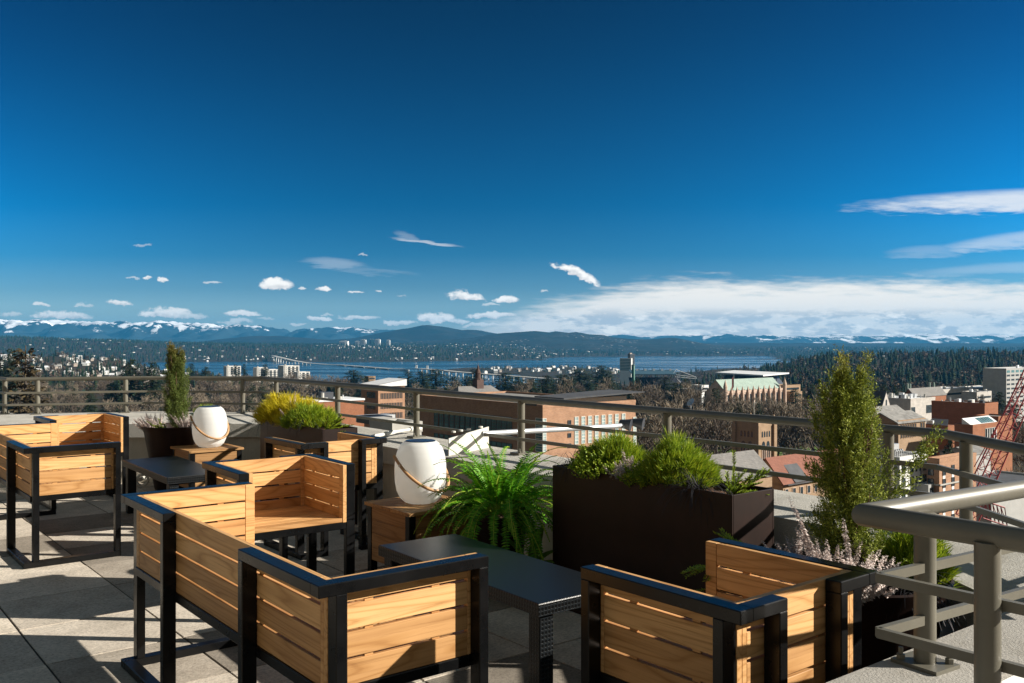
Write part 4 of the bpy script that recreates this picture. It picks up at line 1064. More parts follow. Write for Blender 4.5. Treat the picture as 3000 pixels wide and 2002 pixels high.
# --- tall brick hall left of it
b=Bld('brick_hall','sunlit brick hall with rows of narrow slots and a white sloping roof','building',1108,330,1128,1186,1058)
b.body(M['brick_orange']); mb=MB(); z=b.top
mb.add([(-.5,-.5,z),(b.lx+.5,-.5,z+1.9),(b.lx+.5,b.ly,z+1.9),(-.5,b.ly,z)],[(0,1,2,3)]); mb.add([(-.5,-.5,z-.6),(b.lx+.5,-.5,z-.6),(b.lx+.5,-.5,z+1.8),(-.5,-.5,z-.1)],[(0,1,2,3)])
mb.build('roof',M['roof_white'],b.r)
mb=MB(); mb.add([(0,-.02,z-.2),(b.lx,-.02,z-.2),(b.lx,-.02,z+1.6),(0,-.02,z)],[(0,1,2,3)]); mb.build('gable',M['brick_orange'],b.r); mb=MB(); mb.add([(b.lx,0,z-.2),(b.lx,b.ly,z-.2),(b.lx,b.ly,z+1.8),(b.lx,0,z+1.8)],[(0,1,2,3)]); mb.build('gable',M['brick_orange'],b.r)
for row in range(4):
    for i in range(14): b.window('r',1.0+i*(b.lx-1.8)/14,z-5.2-row*3.6,.42,2.1,'glass')
for row in range(2): b.window('l',2,z-5-row*4,b.ly*.5,2.2,'glass')
# --- equipment roof behind the golden shrubs
b=Bld('plant_room','dark grey box of roof machinery on a flat white roof beyond the golden shrubs','building',944,300,1150,977,931,base=-56)
b.box('wall',M['steel_dark'],0,0,b.top-2.2,b.lx,b.ly,b.top); b.box('roof',M['roof_white'],-6,-5,b.top-2.8,b.lx+9,b.ly+5,b.top-2.21); b.box('lower_wall',M['brick_brown'],-5.8,-4.8,-56,b.lx+8.8,b.ly+4.8,b.top-2.81); rooftop(b,6,4,-5,b.lx+7,-4,2,b.top-2.2)
# --- bell tower
b=Bld('gothic_tower','square gothic brick tower with tall paired arched openings','building',2221,300,1237,2267,2153)
zt,lx,ly=b.top,b.lx,b.ly
b.body(M['brick_tan'])
for (x,y) in ((0,0),(lx,0),(0,ly),(lx,ly)):
    mb=MB(); mb.box(x-.75,y-.75,b.base,x+.75,y+.75,zt-1.2); mb.box(x-.55,y-.55,zt-1.2,x+.55,y+.55,zt+1.0); mb.add([(x-.55,y-.55,zt+1),(x+.55,y-.55,zt+1),(x+.55,y+.55,zt+1),(x-.55,y+.55,zt+1),(x,y,zt+2.2)],[(0,1,4),(1,2,4),(2,3,4),(3,0,4)]); mb.build('buttress',M['brick_tan'],b.r)
for k in range(6):
    for (f,l) in (('r',lx),('l',ly)):
        mb=MB(); u=1+k*(l-2)/5.5
        if f=='r': mb.box(u,-.15,zt,u+.7,.3,zt+.8)
        else: mb.box(-.15,u,zt,.3,u+.7,zt+.8)
        mb.build('battlement',M['stone_pink'],b.r)
def arch(b,face,u,z,w,h,mat,depth=.05):
    mb=MB(); pts=[(0,0),(w,0),(w,h-w*.8)]+[(w/2+w/2*math.cos(a)*1.0,h-w*.8+w*.8*math.sin(a)) for a in (.5,1.0,1.571,2.14,2.64)]+[(0,h-w*.8)]
    n=len(pts)
    if face=='r': A=[(u+x,-depth,z+y) for x,y in pts]; fs=[tuple(range(n))]
    else: A=[(-depth,u+x,z+y) for x,y in pts]; fs=[tuple(reversed(range(n)))]
    mb.add(A,fs); return mb.build('window',mat,b.r)
for (f,l) in (('r',lx),('l',ly)):
    for k in range(4): arch(b,f,l*.22+k*l*.15,zt-5.2,l*.085,2.0,M['glass'])
    for k in range(2):
        u=l*(.24+.29*k); arch(b,f,u,zt-16.5,l*.2,10.0,M['glass']); 
        mb=MB()
        for q,(a,c) in enumerate(((u-.25,u-.02),(u+l*.2+.02,u+l*.2+.25),(u+l*.1-.1,u+l*.1+.1))):
            mb.box(a,-.28,zt-16.8,c,.05,zt-8.2) if f=='r' else mb.box(-.28,a,zt-16.8,.05,c,zt-8.2)
        mb.build('tracery',M['stone_pink'],b.r)
        arch(b,f,u+.2,zt-22,l*.07,2.0,M['glass'])
# --- red tile roof house and slate roof beside it
b=Bld('tiled_hall','hall with steep red clay tile roof and a dark gabled dormer beyond the front trough','building',2294,187,1420,2500,(8.2,))
ze=b.top; zr=ze+5.1
b.box('wall',M['brick_tan'],0,0,-56,b.lx,b.ly,ze-.05); b.gable(M['roof_red'],0,b.lx,0,b.ly,ze,zr,'x',.35,M['brick_tan'])
u=b.u_at('r',2325); w=5.2
mb=MB(); xm=u+w/2; mb.add([(u,-.45,ze),(u+w,-.45,ze),(xm,-.45+.0,ze+.1),(u,.2,ze+.25),(u+w,.2,ze+.25)],[(0,1,2)]); 
mb=MB(); A=[(u,-.5,ze+.1),(u+w,-.5,ze+.1),(u+w*.95,2.6,ze+3.4),(u+w*.05,2.6,ze+3.4)]; mb.add(A+[(x,y+.6,z-.5) for x,y,z in A],[(0,1,2,3),(0,4,5,1),(1,5,6,2),(2,6,7,3),(3,7,4,0)]); mb.build('dormer',M['roof_dark'],b.r)
for k in range(5): b.window('r',u-3+k*2.6,ze-2.6,1.0,1.5,'glass','stone_pink')
b.box('gutter',M['roof_dark'],-.4,-.75,ze-.25,b.lx,-.45,ze-.02)
b=Bld('slate_hall','low hall with broad plain grey slate roof beside the red tiled one','building',2120,174,1410,2262,(9.5,))
ze=b.top; b.box('wall',M['brick_tan'],0,0,-56,b.lx,b.ly,ze-.05); b.gable(M['roof_slate'],0,b.lx,0,b.ly,ze,ze+4.4,'x',.4,M['brick_tan'])
# --- library
b=Bld('gothic_library','pinkish gothic library with pale green roof and a row of pinnacled buttresses','building',2124,600,1149,2297,(17,))
zt=b.top; lx,ly=b.lx,b.ly
b.box('wall',M['stone_pink'],0,0,-58,lx,ly,zt); b.gable(M['roof_green'],1,lx-1,0,ly,zt-.3,zof(1112,612),'x',.0,M['stone_pink'])
for i in range(12):
    x=lx*(i+.0)/11
    mb=MB(); mb.box(x-.55,-1.6,-58,x+.55,.1,zt-1); mb.box(x-.45,-1.2,zt-1,x+.45,.1,zt+.8); o=mb.build('buttress',M['stone_pink'],b.r)
    mb=MB(); mb.add([(x-.5,-1.2,zt+.8),(x+.5,-1.2,zt+.8),(x+.5,0,zt+.8),(x-.5,0,zt+.8),(x,-.6,zt+3.6)],[(0,1,4),(1,2,4),(2,3,4),(3,0,4)]); mb.build('pinnacle',M['stone_pink'],o)
    if i<11: arch(b,'r',x+lx/11*.26,zt-11.5,lx/11*.48,9.5,M['glass'],.06)
for x in (-.2,lx+.2):
    mb=MB(); mb.lathe([(1.3,-58-0),(1.3,zt+3)],8,x,-.4); o=mb.build('turret',M['stone_pink'],b.r); mb=MB(); mb.lathe([(1.5,zt+3),(.05,zt+8.2)],8,x,-.4); mb.build('spire',M['stone_pink'],o)
mb=MB(); mb.box(0,-.25,zt-.9,lx,.02,zt+.7); mb.build('cornice',M['stone_pink'],b.r)
# --- domed cupola hall
b=Bld('slate_roofed_hall','hall with long grey hipped roof under a dark tiered cupola','building',1345,450,1163,1478,(13,))
zt=b.top; b.box('wall',M['brick_tan'],0,0,-58,b.lx,b.ly,zt); b.hip(M['roof_slate'],0,b.lx,0,b.ly,zt,zof(1132,460),4)
x=b.u_at('r',1423); y=b.ly/2; z0=zof(1150,460)
mb=MB(); mb.box(x-2.1,y-2.1,z0,x+2.1,y+2.1,z0+6.2); o=mb.build('cupola',M['cupola'],b.r)
mb=MB(); mb.lathe([(1.9,z0+6.2),(1.9,z0+6.8),(1.35,z0+6.9),(1.3,z0+9.2),(1.55,z0+9.4),(1.1,z0+10.6),(.55,z0+11.6),(.5,z0+12.6),(.2,z0+13.6),(.04,z0+15)],8,x,y); mb.build('lantern_top',M['cupola'],o)
for k in range(3): arch(b,'r',b.lx*.2+k*b.lx*.25,zt-4,1.2,2.6,M['glass'])
# --- white concrete apartment blocks by the lake
for k,(px,Y,top,rp,lp,label) in enumerate(((664,930,1074,706,(9,),'white concrete apartment block farthest left above the railing'),(752,940,1078,783,(10,),'middle white apartment block half hidden by trees'),(778,900,1084,822,(12,),'low white apartment wing between the two taller blocks'),(831,880,1073,877,(14,),'tallest white apartment block beside the bay'),(872,850,1091,908,(9,),'lower right white apartment wing with balconies by the bay'))):
    b=Bld('apartment_block',label,'building',px,Y*1.62,top,rp,(lp[0]*1.5,),base=-90); b.r['group']='white apartments by the bay'
    b.body(M['conc_white'],M['roof_white'])
    nn=max(2,int(b.lx/6)); 
    for row in range(4):
        for i in range(nn): b.window('r',.8+i*b.lx/nn,b.top-3.2-row*3.3,b.lx/nn*.62,2.2,'glass')
        mb=MB(); mb.box(b.lx*.3,-1.3,b.top-3.6-row*3.3,b.lx*.95,0,b.top-3.3-row*3.3); mb.build('balcony',M['conc'],b.r)
    b.box('stair_tower',M['conc'],b.lx*.05,-.5,b.base,b.lx*.16,2,b.top+2.4)
# --- stadium stands
st=thing('stadium_stand','dark roofed stadium stand on zigzag trusses seen side on','stadium',(0,0,0))
Y=1080; X=lambda px,Y=Y:(px-CX)/F_PX*Y
a0,a1=X(1850),X(1978); z1,z0=zof(1088,Y),zof(1098,Y)
mb=MB(); mb.add([(a0,Y-6,z0),(a1,Y-6,z0),(a1+3,Y+24,z1),(a0,Y+24,z1),(a0,Y-6,z0+.8),(a1,Y-6,z0+.8),(a1+3,Y+24,z1+.8),(a0,Y+24,z1+.8)],[(3,2,1,0),(4,5,6,7),(0,1,5,4),(1,2,6,5),(2,3,7,6),(3,0,4,7)]); mb.build('roof',simple('stadium_blue_roof',(.035,.09,.13),.6,var=.15,scale=.1),st)
for k in range(8):
    x=a0+(a1-a0)*k/7; mb=MB()
    for (p,q) in (((x,Y-5,z0),(x+2,Y-5,z0-7)),((x+2,Y-5,z0-7),(x+6,Y-5,z0-2)),((x+2,Y-5,z0-7),(x+7,Y-5,z0-13)),((x,Y-5,z0-5),(x,Y-5,z0-22))): mb.tube([p,q],.32,5)
    mb.build('truss',M['steel_dark'],st)
mb=MB(); mb.add([(a0-1,Y+20,z0-4),(a1+6,Y+20,z0-4),(a1+16,Y-2,z0-14),(a0-1,Y-2,z0-14),(a0-1,Y-2,-80),(a1+16,Y-2,-80)],[(0,1,2,3),(3,2,5,4)]); mb.build('seating_tier',M['steel_dark'],st)
mb=MB(); e=X(2040)
for (p,q) in (((a1,Y,z0),(e,Y,z0-3)),((a1,Y,z0-2.5),(e,Y,z0-5)),((a1+1,Y,z1+2),(e,Y,z0-3)),((a1-3,Y,z0),(a1+1,Y,z1+2)),((e,Y,z0-3),(e,Y,z0-5)),((a1,Y,z0-2.5),(a1+9,Y,z0-12))): mb.tube([p,q],.28,5)
for k in range(6):
    t=k/6; p=a1+(e-a1)*t; mb.tube([(p,Y,z0-2.6-2.4*t),(p+4,Y,z0-.6-2.6*t)],.16,4)
mb.build('cantilever',M['roof_white'],st)
for k in range(5): mb=MB(); x=a0+8+k*10; mb.box(x,Y+18,z1,x+2.5,Y+20,z1+2.2); mb.build('vent',M['roof_white'],st)
gt=thing('green_column','dark green round stair tower at the end of the stadium stand','tower',(X(1842),Y-40,0)); mb=MB(); mb.lathe([(2.0,-85),(2.0,zof(1070,Y-40)),(1.85,zof(1069,Y-40)),(.01,zof(1068.5,Y-40))],16); mb.build('shaft',M['green_metal'],gt,smooth=True); mb=MB(); mb.lathe([(2.08,zof(1072,Y-40)),(2.08,zof(1070.5,Y-40))],16); mb.build('rim',M['steel_dark'],gt)
st=thing('stadium_roof_stand','stadium stand under a huge flat white wedge roof behind the green library roof','stadium',(0,0,0))
q=[(2096,1171),(2150,1255),(2312,1158),(2236,1075)]; q=[(X(px,yy),yy) for px,yy in q]; zz=-38
mb=MB(); mb.add([(x,y,zz) for x,y in q]+[(x,y,zz-1.6) for x,y in q],[(3,2,1,0),(4,5,6,7),(0,1,5,4),(1,2,6,5),(2,3,7,6),(3,0,4,7)]); mb.build('roof',M['roof_white'],st)
ins=lambda t,zb:[(q[k][0]*(1-t)+sum(p[0] for p in q)/4*t,q[k][1]*(1-t)+sum(p[1] for p in q)/4*t,zb) for k in range(4)]
A=ins(.30,zz-3.5);B=ins(.12,zz-16)
mb=MB(); mb.add(A+B,[(0,1,2,3),(0,4,5,1),(1,5,6,2),(2,6,7,3),(3,7,4,0)]); mb.build('seating_tier',M['steel_dark'],st)
for k in range(4):
    for t in (.2,.5,.8):
        p=lerp2(q[k],q[(k+1)%4],t); mb=MB(); mb.tube([(p[0],p[1],zz-1.6),(p[0]*.98+.02*q[0][0],p[1],-80)],.4,5); mb.build('post',M['steel_dark'],st)
# --- twin towers by the water
b=Bld('glass_tower','white ended glass apartment tower rising over the trees beside a darker one','building',1849,1900,1050,1853,1816,base=-100); b.body(M['white_wall'])
for row in range(8):
    b.window('l',.5,b.top-3.5-row*3.2,b.ly-1,2.3,'glass_teal')
b=Bld('dark_tower','slim dark brown apartment tower behind the white and glass one','building',1846,1960,1038,1859,1839,base=-100); b.body(M['steel_dark'],M['roof_grey']); b.box('stair_tower',M['beige_wall'],2,2,b.top,b.lx*.6,6,b.top+2.5)
for row in range(9): b.window('r',.6,b.top-3.5-row*3.2,b.lx-1.2,1.6,'glass')
# --- white and brick apartments low on the right
b=Bld('white_apartments','white rendered apartment house with dark square windows behind the front railing','building',2636,170,1348,2716,(12,))
b.body(M['white_wall'],M['roof_grey']); zt=b.top
cols=[2643,2667,2682,2694,2705]
for row in range(4):
    for k,px in enumerate(cols): b.window('r',b.u_at('r',px),zt-2.6-row*2.35,(.95,.95,.45,.45,.95)[k],1.35,'glass','steel_dark',1)
    for u in (1,4,7): b.window('l',u,zt-2.6-row*2.35,1.3,1.35,'glass','steel_dark',1)
b.box('podium',M['grey_wall'],-.6,-3.2,-56,b.lx*.55,-.02,zt-7.6); b.box('bay',M['grey_wall'],b.lx*.55,-2.6,-56,b.lx*1.02,-.02,zt-4.9)
for k in range(5): 
    o=b.window('r',.4+k*1.25,zt-10.6,.8,1.7,'glass','steel_dark',1); o.location.y=-3.2
for k in range(2):
    for row in range(3): o=b.window('r',b.lx*.62+k*2.1,zt-7.1-row*2.6,.85,1.5,'glass','steel_dark',1); o.location.y=-2.6
b.box('plant_box',M['beige_wall'],.2,3,zt,1.9,6,zt+3.4); b.box('plant_box',M['beige_wall'],3.4,6,zt,5.2,8,zt+2.2); b.box('chiller',M['galv'],4.4,3.6,zt+.7,6.4,5.6,zt+2.3)
for k in range(4):
    mb=MB(); x=2.2+k*.75; mb.tube([(x,2.2,zt),(x,2.2,zt+1.1),(x+.25,2.2,zt+1.4),(x+.6,2.2,zt+1.25),(x+.8,2.2,zt+.9)],.16,8); mb.build('duct',M['galv'],b.r,smooth=True)
mb=MB()
for k in range(9): x=.3+k*.8; mb.tube([(x,.4,zt),(x,.4,zt+1.0)],.03,4)
for z in (.5,1.0): mb.tube([(.3,.4,zt+z),(b.lx-.3,.4,zt+z)],.03,4)
mb.build('guard_rail',M['galv'],b.r)
b=Bld('brick_apartments','orange brick apartment house with white window panels adjoining the white one','building',2752,172,1352,2860,2716)
b.body(M['brick_orange'],M['roof_grey']); zt=b.top
for row in range(5):
    for k,px in enumerate((2762,2788,2815,2838)):
        b.window('r',b.u_at('r',px),zt-2.7-row*2.35,.9,1.5,'glass','steel_dark',1); b.box('spandrel',M['white_wall'],b.u_at('r',px),-.05,zt-3.55-row*2.35,b.u_at('r',px)+.9,.03,zt-2.75-row*2.35)
    for u in (1.2,3.6): b.window('l',u,zt-2.7-row*2.35,.9,1.5,'glass','steel_dark',1)
mb=MB(); mb.box(-.3,-.3,zt-4.6,b.lx,.02,zt-4.35); mb.box(-.3,-.3,zt-4.6,.02,b.ly,zt-4.35); mb.build('cornice',M['conc'],b.r)
# --- brown brick arts complex
b=Bld('brick_arts_hall','big windowless brown brick hall with a flat roof at the far right','building',2885,330,1186,2924,2729)
b.body(M['brick_brown'],M['roof_grey']); rooftop(b,9,8,1,b.lx-2,2,b.ly-2,b.top,1.6)
b=Bld('brick_gallery','lower brown brick gallery with sloping skylight roof and tall white framed window','building',2850,285,1250,2928,2796)
zt=b.top; b.body(M['brick_brown'],M['roof_grey'])
mb=MB(); mb.add([(0,0,zt),(b.lx,0,zt),(b.lx,3.4,zt+2.3),(0,3.4,zt+2.3),(0,3.4,zt),(b.lx,3.4,zt)],[(0,1,2,3),(0,3,4),(1,5,2),(3,2,5,4)]); mb.build('sloping_roof',M['roof_white'],b.r)
for k in range(6):
    mb=MB(); x=b.lx*.42+k*b.lx*.085; mb.add([(x,.75,zt+.62),(x+b.lx*.06,.75,zt+.62),(x+b.lx*.06,2.9,zt+2.08),(x,2.9,zt+2.08)],[(0,1,2,3)]); mb.build('skylight',M['glass_teal'],b.r)
b.window('r',b.lx*.46,zt-6.6,b.lx*.42,5.4,'glass','conc')
for k in range(5): b.box('fin',M['white_wall'],b.lx*(.50+.085*k),-.35,zt-6.6,b.lx*(.515+.085*k),-.14,zt-1.3)
b=Bld('brick_annexe','plain lit brick annexe right of the gallery behind the crane','building',2925,315,1225,2966,(8,)); b.body(M['brick_brown'],M['roof_grey'])
b=Bld('brick_wing','low brick wing with bluish metal roof and two skylights','building',2777,300,1248,2797,2711); b.body(M['brick_brown']); zt=b.top
mb=MB(); mb.add([(0,0,zt),(b.lx,2,zt+1.7),(b.lx,b.ly,zt+1.7),(0,b.ly,zt)],[(0,1,2,3)]); mb.build('roof',M['roof_dark'],b.r)
for k in (.7,.84): b.box('skylight',M['roof_white'],.6,b.ly*k,zt+.2,1.4,b.ly*k+1.2,zt+1.3)
# --- tan hall with projecting bays
b=Bld('tan_hall','tan brick hall with deep framed vertical windows and grey roof','building',2632,285,1233,2712,2540)
b.body(M['brick_tan']); zt=b.top
b.gable(M['roof_grey'],-.8,b.lx,0,b.ly,zt-.6,zt+2.2,'x',.6,M['brick_tan'])
for k in range(7): b.window('r',1.4+k*b.lx*.085,zt-5.6,.75,4.2,'glass','brick_tan')
for k in range(2): b.window('r',b.lx*.8+k*1.6,zt-5.6,.9,4.2,'glass','brick_tan')
for k in range(6): b.window('l',1+k*2.6,zt-5.0,1.0,3.4,'glass','brick_tan')
b=Bld('tan_hall_wing','older grey roofed wing behind the tan hall','building',2560,315,1222,2660,(9,)); b.box('wall',M['brick_tan'],0,0,-56,b.lx,b.ly,b.top); b.gable(M['roof_grey'],0,b.lx,0,b.ly,b.top,b.top+3.0,'x',.3,M['brick_tan'])
# --- science block and gabled hall
b=Bld('pale_science_block','pale panelled science block with silver vents along its roof','building',2668,400,1172,2740,(22,)); b.body(M['stone_grey'],M['roof_white']); zt=b.top
b.window('r',b.lx*.02,zt-7.5,b.lx*.16,4.2,'glass'); b.window('r',b.lx*.62,zt-6.5,b.lx*.3,3.6,'glass'); rooftop(b,20,12,0,b.lx,1,14,zt,2.4)
b=Bld('gabled_hall','brown stone hall with small windows left of the science block','building',2608,410,1178,2664,(12,)); b.body(M['brick_tan'],M['roof_dark']); zt=b.top; rooftop(b,10,15,0,b.lx,1,9,zt,1.8)
for row in range(2):
    for k in range(8): b.window('r',.8+k*b.lx/8,zt-3.6-row*4.2,b.lx/8*.5,2.0,'glass','stone_pink')
b=Bld('white_gable_house','steep white stone gable with a tall window in front of the brown hall','building',2583,395,1196,2610,(13,))
zt=b.top; b.box('wall',M['stone_grey'],0,0,-56,b.lx,b.ly,zt); b.gable(M['roof_dark'],0,b.lx,0,b.ly,zt,zt+7.2,'y',.1,M['stone_grey']); arch(b,'r',b.lx*.42,zt+.2,b.lx*.16,3.4,M['glass']); arch(b,'r',b.lx*.3,zt-4,b.lx*.4,2.6,M['glass'])
b=Bld('grey_roofed_hall','brown hall with streaky grey sloping roof and pale green chimney pipes','building',2680,520,1163,2772,2640); zt=b.top; b.box('wall',M['brick_brown'],0,0,-58,b.lx,b.ly,zt); b.gable(M['roof_slate'],0,b.lx,0,b.ly*.9,zt,zt+4.6,'x',.3,M['brick_brown'])
for x in (1,4,b.lx*.72,b.lx*.86): mb=MB(); mb.lathe([(.6,zt),(.6,zt+7.2),(.001,zt+7.2)],8,x,b.ly*.6); mb.build('chimney',M['roof_green'],b.r)
for k,(px,Y,top,rp,lp,lab) in enumerate(((2760,640,1143,2850,(20,),'long pale low building with ribbon windows beyond the science block'),(2852,660,1140,2945,(18,),'long pale low building nearest the grey tower'),(2862,600,1151,2905,(10,),'small bluish white block in front of the long pale buildings'))):
    b=Bld('low_block',lab,'building',px,Y,top,rp,lp); b.body(M['stone_grey'],M['roof_white']); b.window('r',1,b.top-4,b.lx-2,1.4,'glass'); rooftop(b,7,20+k,0,b.lx,0,6,b.top,2)
b=Bld('grey_tower_block','tall grey slab tower with rows of windows at the right edge','building',2948,640,1082,3060,(16,)); b.body(M['grey_wall'],M['roof_white']); zt=b.top
for row in range(9):
    for k in range(9): b.window('r',.8+k*b.lx/9,zt-5.2-row*3.1,b.lx/9*.72,1.3,'glass')
for k in range(9): b.window('r',.9+k*b.lx/9,zt-2.6,b.lx/9*.7,1.7,'glass_teal')
rooftop(b,6,33,0,b.lx-2,2,10,zt,3)
b=Bld('shed','low grey curved roof shed behind the crane boom','building',2852,240,1330,2902,(9,)); zt=b.top; b.box('wall',M['grey_wall'],0,0,-56,b.lx,b.ly,zt); b.gable(M['roof_grey'],0,b.lx,0,b.ly,zt,zt+1.4,'x',.3,M['grey_wall'])
b=Bld('dark_roofed_block','low dark roofed block behind the crane and railing','building',2905,215,1440,3080,(14,)); b.body(M['grey_wall'],M['roof_dark'])
# pale roofs scattered among the campus trees
for k,(px,Y,py,rp,ly,lab) in enumerate(((1080,1050,1104,1096,9,'low grey shed by the bay left of the brick hall roof'),(2020,700,1142,2052,14,'bluish white box building left of the library'),(2056,690,1131,2076,10,'small white block left of the library roof'),(1080,1050,1104,1100,10,'little pale roof among trees at the bay'),(2325,640,1150,2350,9,'dark gabled house right of the library'),(2300,650,1131,2345,12,'dark roofed hall right behind the library'))):
    b=Bld('campus_house',lab,'building',px,Y,py,rp,(ly,)); b.body(M['white_wall'] if k in (1,2) else M['brick_tan'],M['roof_white'] if k in (1,2,3) else M['roof_dark']); b.window('r',b.lx*.1,b.top-3,b.lx*.8,1.5,'glass')
# --- white roof just below the parapet
mb=MB(); 
wr=Bld('white_roofed_block','white flat roof just beyond the parapet behind the conduit pipe','building',1150,60,1262,1235,1086); wr.body(M['conc'],M['roof_white']); rooftop(wr,3,41,1,wr.lx-1,2,6,wr.top,.5)

# ------------------------------------------------------------------ street things
lawnp=[P3(1990,430,-54.6),P3(2420,430,-54.6),P3(2420,490,-54.6),P3(1990,490,-54.6)]
mb=MB(); mb.add(lawnp,[(0,1,2,3)]); tag(mb.build('lawn',M['lawn']),kind='structure')
mb=MB(); mb.add([P3(2780,230,-54.7),P3(3100,230,-54.7),P3(3100,300,-54.7),P3(2780,300,-54.7)],[(0,1,2,3)]); tag(mb.build('street',M['asphalt']),kind='structure')
mb=MB(); mb.add([P3(2840,262,-54.5),P3(2905,262,-54.5),P3(2905,285,-54.5),P3(2840,285,-54.5)],[(0,1,2,3)]); tag(mb.build('lawn',M['lawn']),kind='structure')
fp_=thing('flagpole','white flagpole with a striped flag before the green library roof','flagpole',P3(2150,580,-56)); mb=MB(); mb.tube([(0,0,0),(0,0,zof(1096,580)+56)],[.16,.08],8); mb.build('pole',M['white_paint'],fp_)
mb=MB(); z=zof(1100,580)+56
flv=[]
for i in range(7):
    for j in (0,1): flv.append((-.1-.35*i*.55,.15*math.sin(i*1.2),z-j*7.5-(.35*i)))
mb.add(flv,[(2*i,2*i+1,2*i+3,2*i+2) for i in range(6)]); mb.build('flag',simple('striped_flag_cloth',(.30,.08,.08),.8,var=.9,scale=1.6),fp_)
lp=thing('lamp_mast','slim pale mast with a short arm above the bell tower trees','lamp post',P3(2209,430,-56)); mb=MB(); h=zof(1172,430)+56; mb.tube([(0,0,0),(0,0,h)],.11,6); mb.build('pole',M['white_paint'],lp); mb=MB(); mb.tube([(0,0,h-1.4),(1.3,0,h-1.2)],.08,6); mb.build('lamp_arm',M['white_paint'],lp)
ds=thing('satellite_dish','big pale satellite dish among the bare trees left of the library','dish',P3(2024,420,zof(1180,420))); mb=MB()
A=[];n=20
for i in range(6):
    rr=2.1*i/5
    for j in range(n): A.append((rr*math.cos(j*2*math.pi/n),-.35*(i/5)**2-.0,rr*math.sin(j*2*math.pi/n)))
fs=[(i*n+j,i*n+(j+1)%n,(i+1)*n+(j+1)%n,(i+1)*n+j) for i in range(5) for j in range(n)]
mb.add(A,fs); o=mb.build('reflector',M['galv'],ds,rot=(R(-35),0,R(-62))); mb=MB(); mb.tube([(0,.2,0),(0,.6,-14)],.25,8); mb.build('mount',M['galv'],ds); mb=MB(); mb.tube([(0,-.1,0),(0,-1.5,0)],.07,6); mb.build('feed_horn',M['steel_dark'],o)
# crane
cr=thing('crane','red lattice crane boom leaning up past the right edge','crane',(0,0,0))
Yc=112; c0=Vector((X(2832,Yc),Yc,zof(1520,Yc))); c1=Vector((X(3075,Yc),Yc+1,zof(1015,Yc)))
ax=(c1-c0).normalized(); s1=Vector((ax.z,0,-ax.x)).normalized(); s2=ax.cross(s1)
mb=MB(); n=15; hw=lambda t:.95-.25*t
cor=lambda t,i:c0.lerp(c1,t)+s1*hw(t)*(1,1,-1,-1)[i]+s2*hw(t)*(1,-1,-1,1)[i]
for i in range(4): mb.tube([cor(k/n,i) for k in range(n+1)],.085,6)
mb.build('boom_chord',M['crane_red'],cr)
mb=MB()
for k in range(n):
    for i in range(4):
        j=(i+1)%4; mb.tube([cor(k/n,i),cor((k+1)/n,j) if k%2 else cor((k+1)/n,j)],.042,5); mb.tube([cor(k/n,i),cor(k/n,j)],.042,5)
mb.build('boom_lacing',M['crane_red'],cr)
for dx in (0,16): mb=MB(); mb.tube([(X(2842+dx,Yc),Yc-1,zof(1365,Yc)),(X(2920+dx,Yc),Yc-1,zof(1225,Yc)),(X(3006+dx,Yc),Yc-1,zof(1072,Yc))],.055,6); mb.build('pendant_rod',M['crane_red'],cr)
mb=MB(); q0=c0+Vector((2.2,0,-6)); mb.tube([c0,q0+Vector((-4,0,-9))],.5,6); mb.build('boom_foot',M['crane_red'],cr)
# gantry of the crane: second, lower frame
d0=Vector((X(2836,Yc),Yc-3,zof(1452,Yc))); d1=Vector((X(2905,Yc),Yc-3,zof(1475,Yc)))
mb=MB()
for k in range(7):
    t=k/6; p=d0.lerp(d1,t); mb.tube([p,p+Vector((.3,0,-2.2))],.06,5)
    if k<6: p2=d0.lerp(d1,(k+1)/6); mb.tube([p,p2+Vector((.3,0,-2.2))],.05,5)
mb.tube([d0,d1],.09,6); mb.tube([d0+Vector((.3,0,-2.2)),d1+Vector((.3,0,-2.2))],.09,6); mb.build('mast_frame',M['crane_red'],cr)
# bridge
br=thing('floating_bridge','long floating highway bridge crossing the lake on rows of white piers','bridge',(0,0,0))
bp=[(800,5800,-88),(826,5500,-95),(860,5200,-106),(905,4900,-114),(960,4820,-119),(1000,4736,-119),(1070,4400,-119),(1145,4077,-119),(1185,3960,-117),(1230,3850,-112),(1290,3560,-109),(1350,3289,-108),(1470,2960,-107),(1590,2685,-106),(1700,2480,-104),(1800,2380,-103)]
pts=[Vector((X(u,yy),yy,z)) for u,yy,z in bp]
def dense(pts,step):
    out=[pts[0]]
    for a,b_ in zip(pts[:-1],pts[1:]):
        n=max(1,int((b_-a).length/step))
        for k in range(1,n+1): out.append(a.lerp(b_,k/n))
    return out
dp=dense(pts,75); mb=MB(); vs=[];fs=[]
for i,p in enumerate(dp):
    t=(dp[min(i+1,len(dp)-1)]-dp[max(i-1,0)]); nrm=Vector((-t.y,t.x,0)).normalized()*13
    vs += [tuple(p-nrm),tuple(p+nrm),tuple(p+nrm-Vector((0,0,3))),tuple(p-nrm-Vector((0,0,3)))]
for i in range(len(dp)-1):
    for j in range(4): fs.append((i*4+j,(i+1)*4+j,(i+1)*4+(j+1)%4,i*4+(j+1)%4))
mb.add(vs,fs); mb.build('deck',M['conc'],br)
k=0
for i,p in enumerate(dp):
    if p.z>-116:
        t=(dp[min(i+1,len(dp)-1)]-dp[max(i-1,0)]); nrm=Vector((-t.y,t.x,0)).normalized()*8
        for sg in (-1,1): mb=MB(); q=p+nrm*sg; mb.tube([(q.x,q.y,p.z-2.5),(q.x,q.y,SEA-1)],2.0,6); mb.build('pier',M['white_wall'],br)
mb=MB()
for i,p in enumerate(dp):
    if p.z<=-116 and i%2==0: mb.box(p.x-20,p.y-14,SEA-.5,p.x+20,p.y+14,-121.5)
mb.build('pontoon',M['conc'],br)
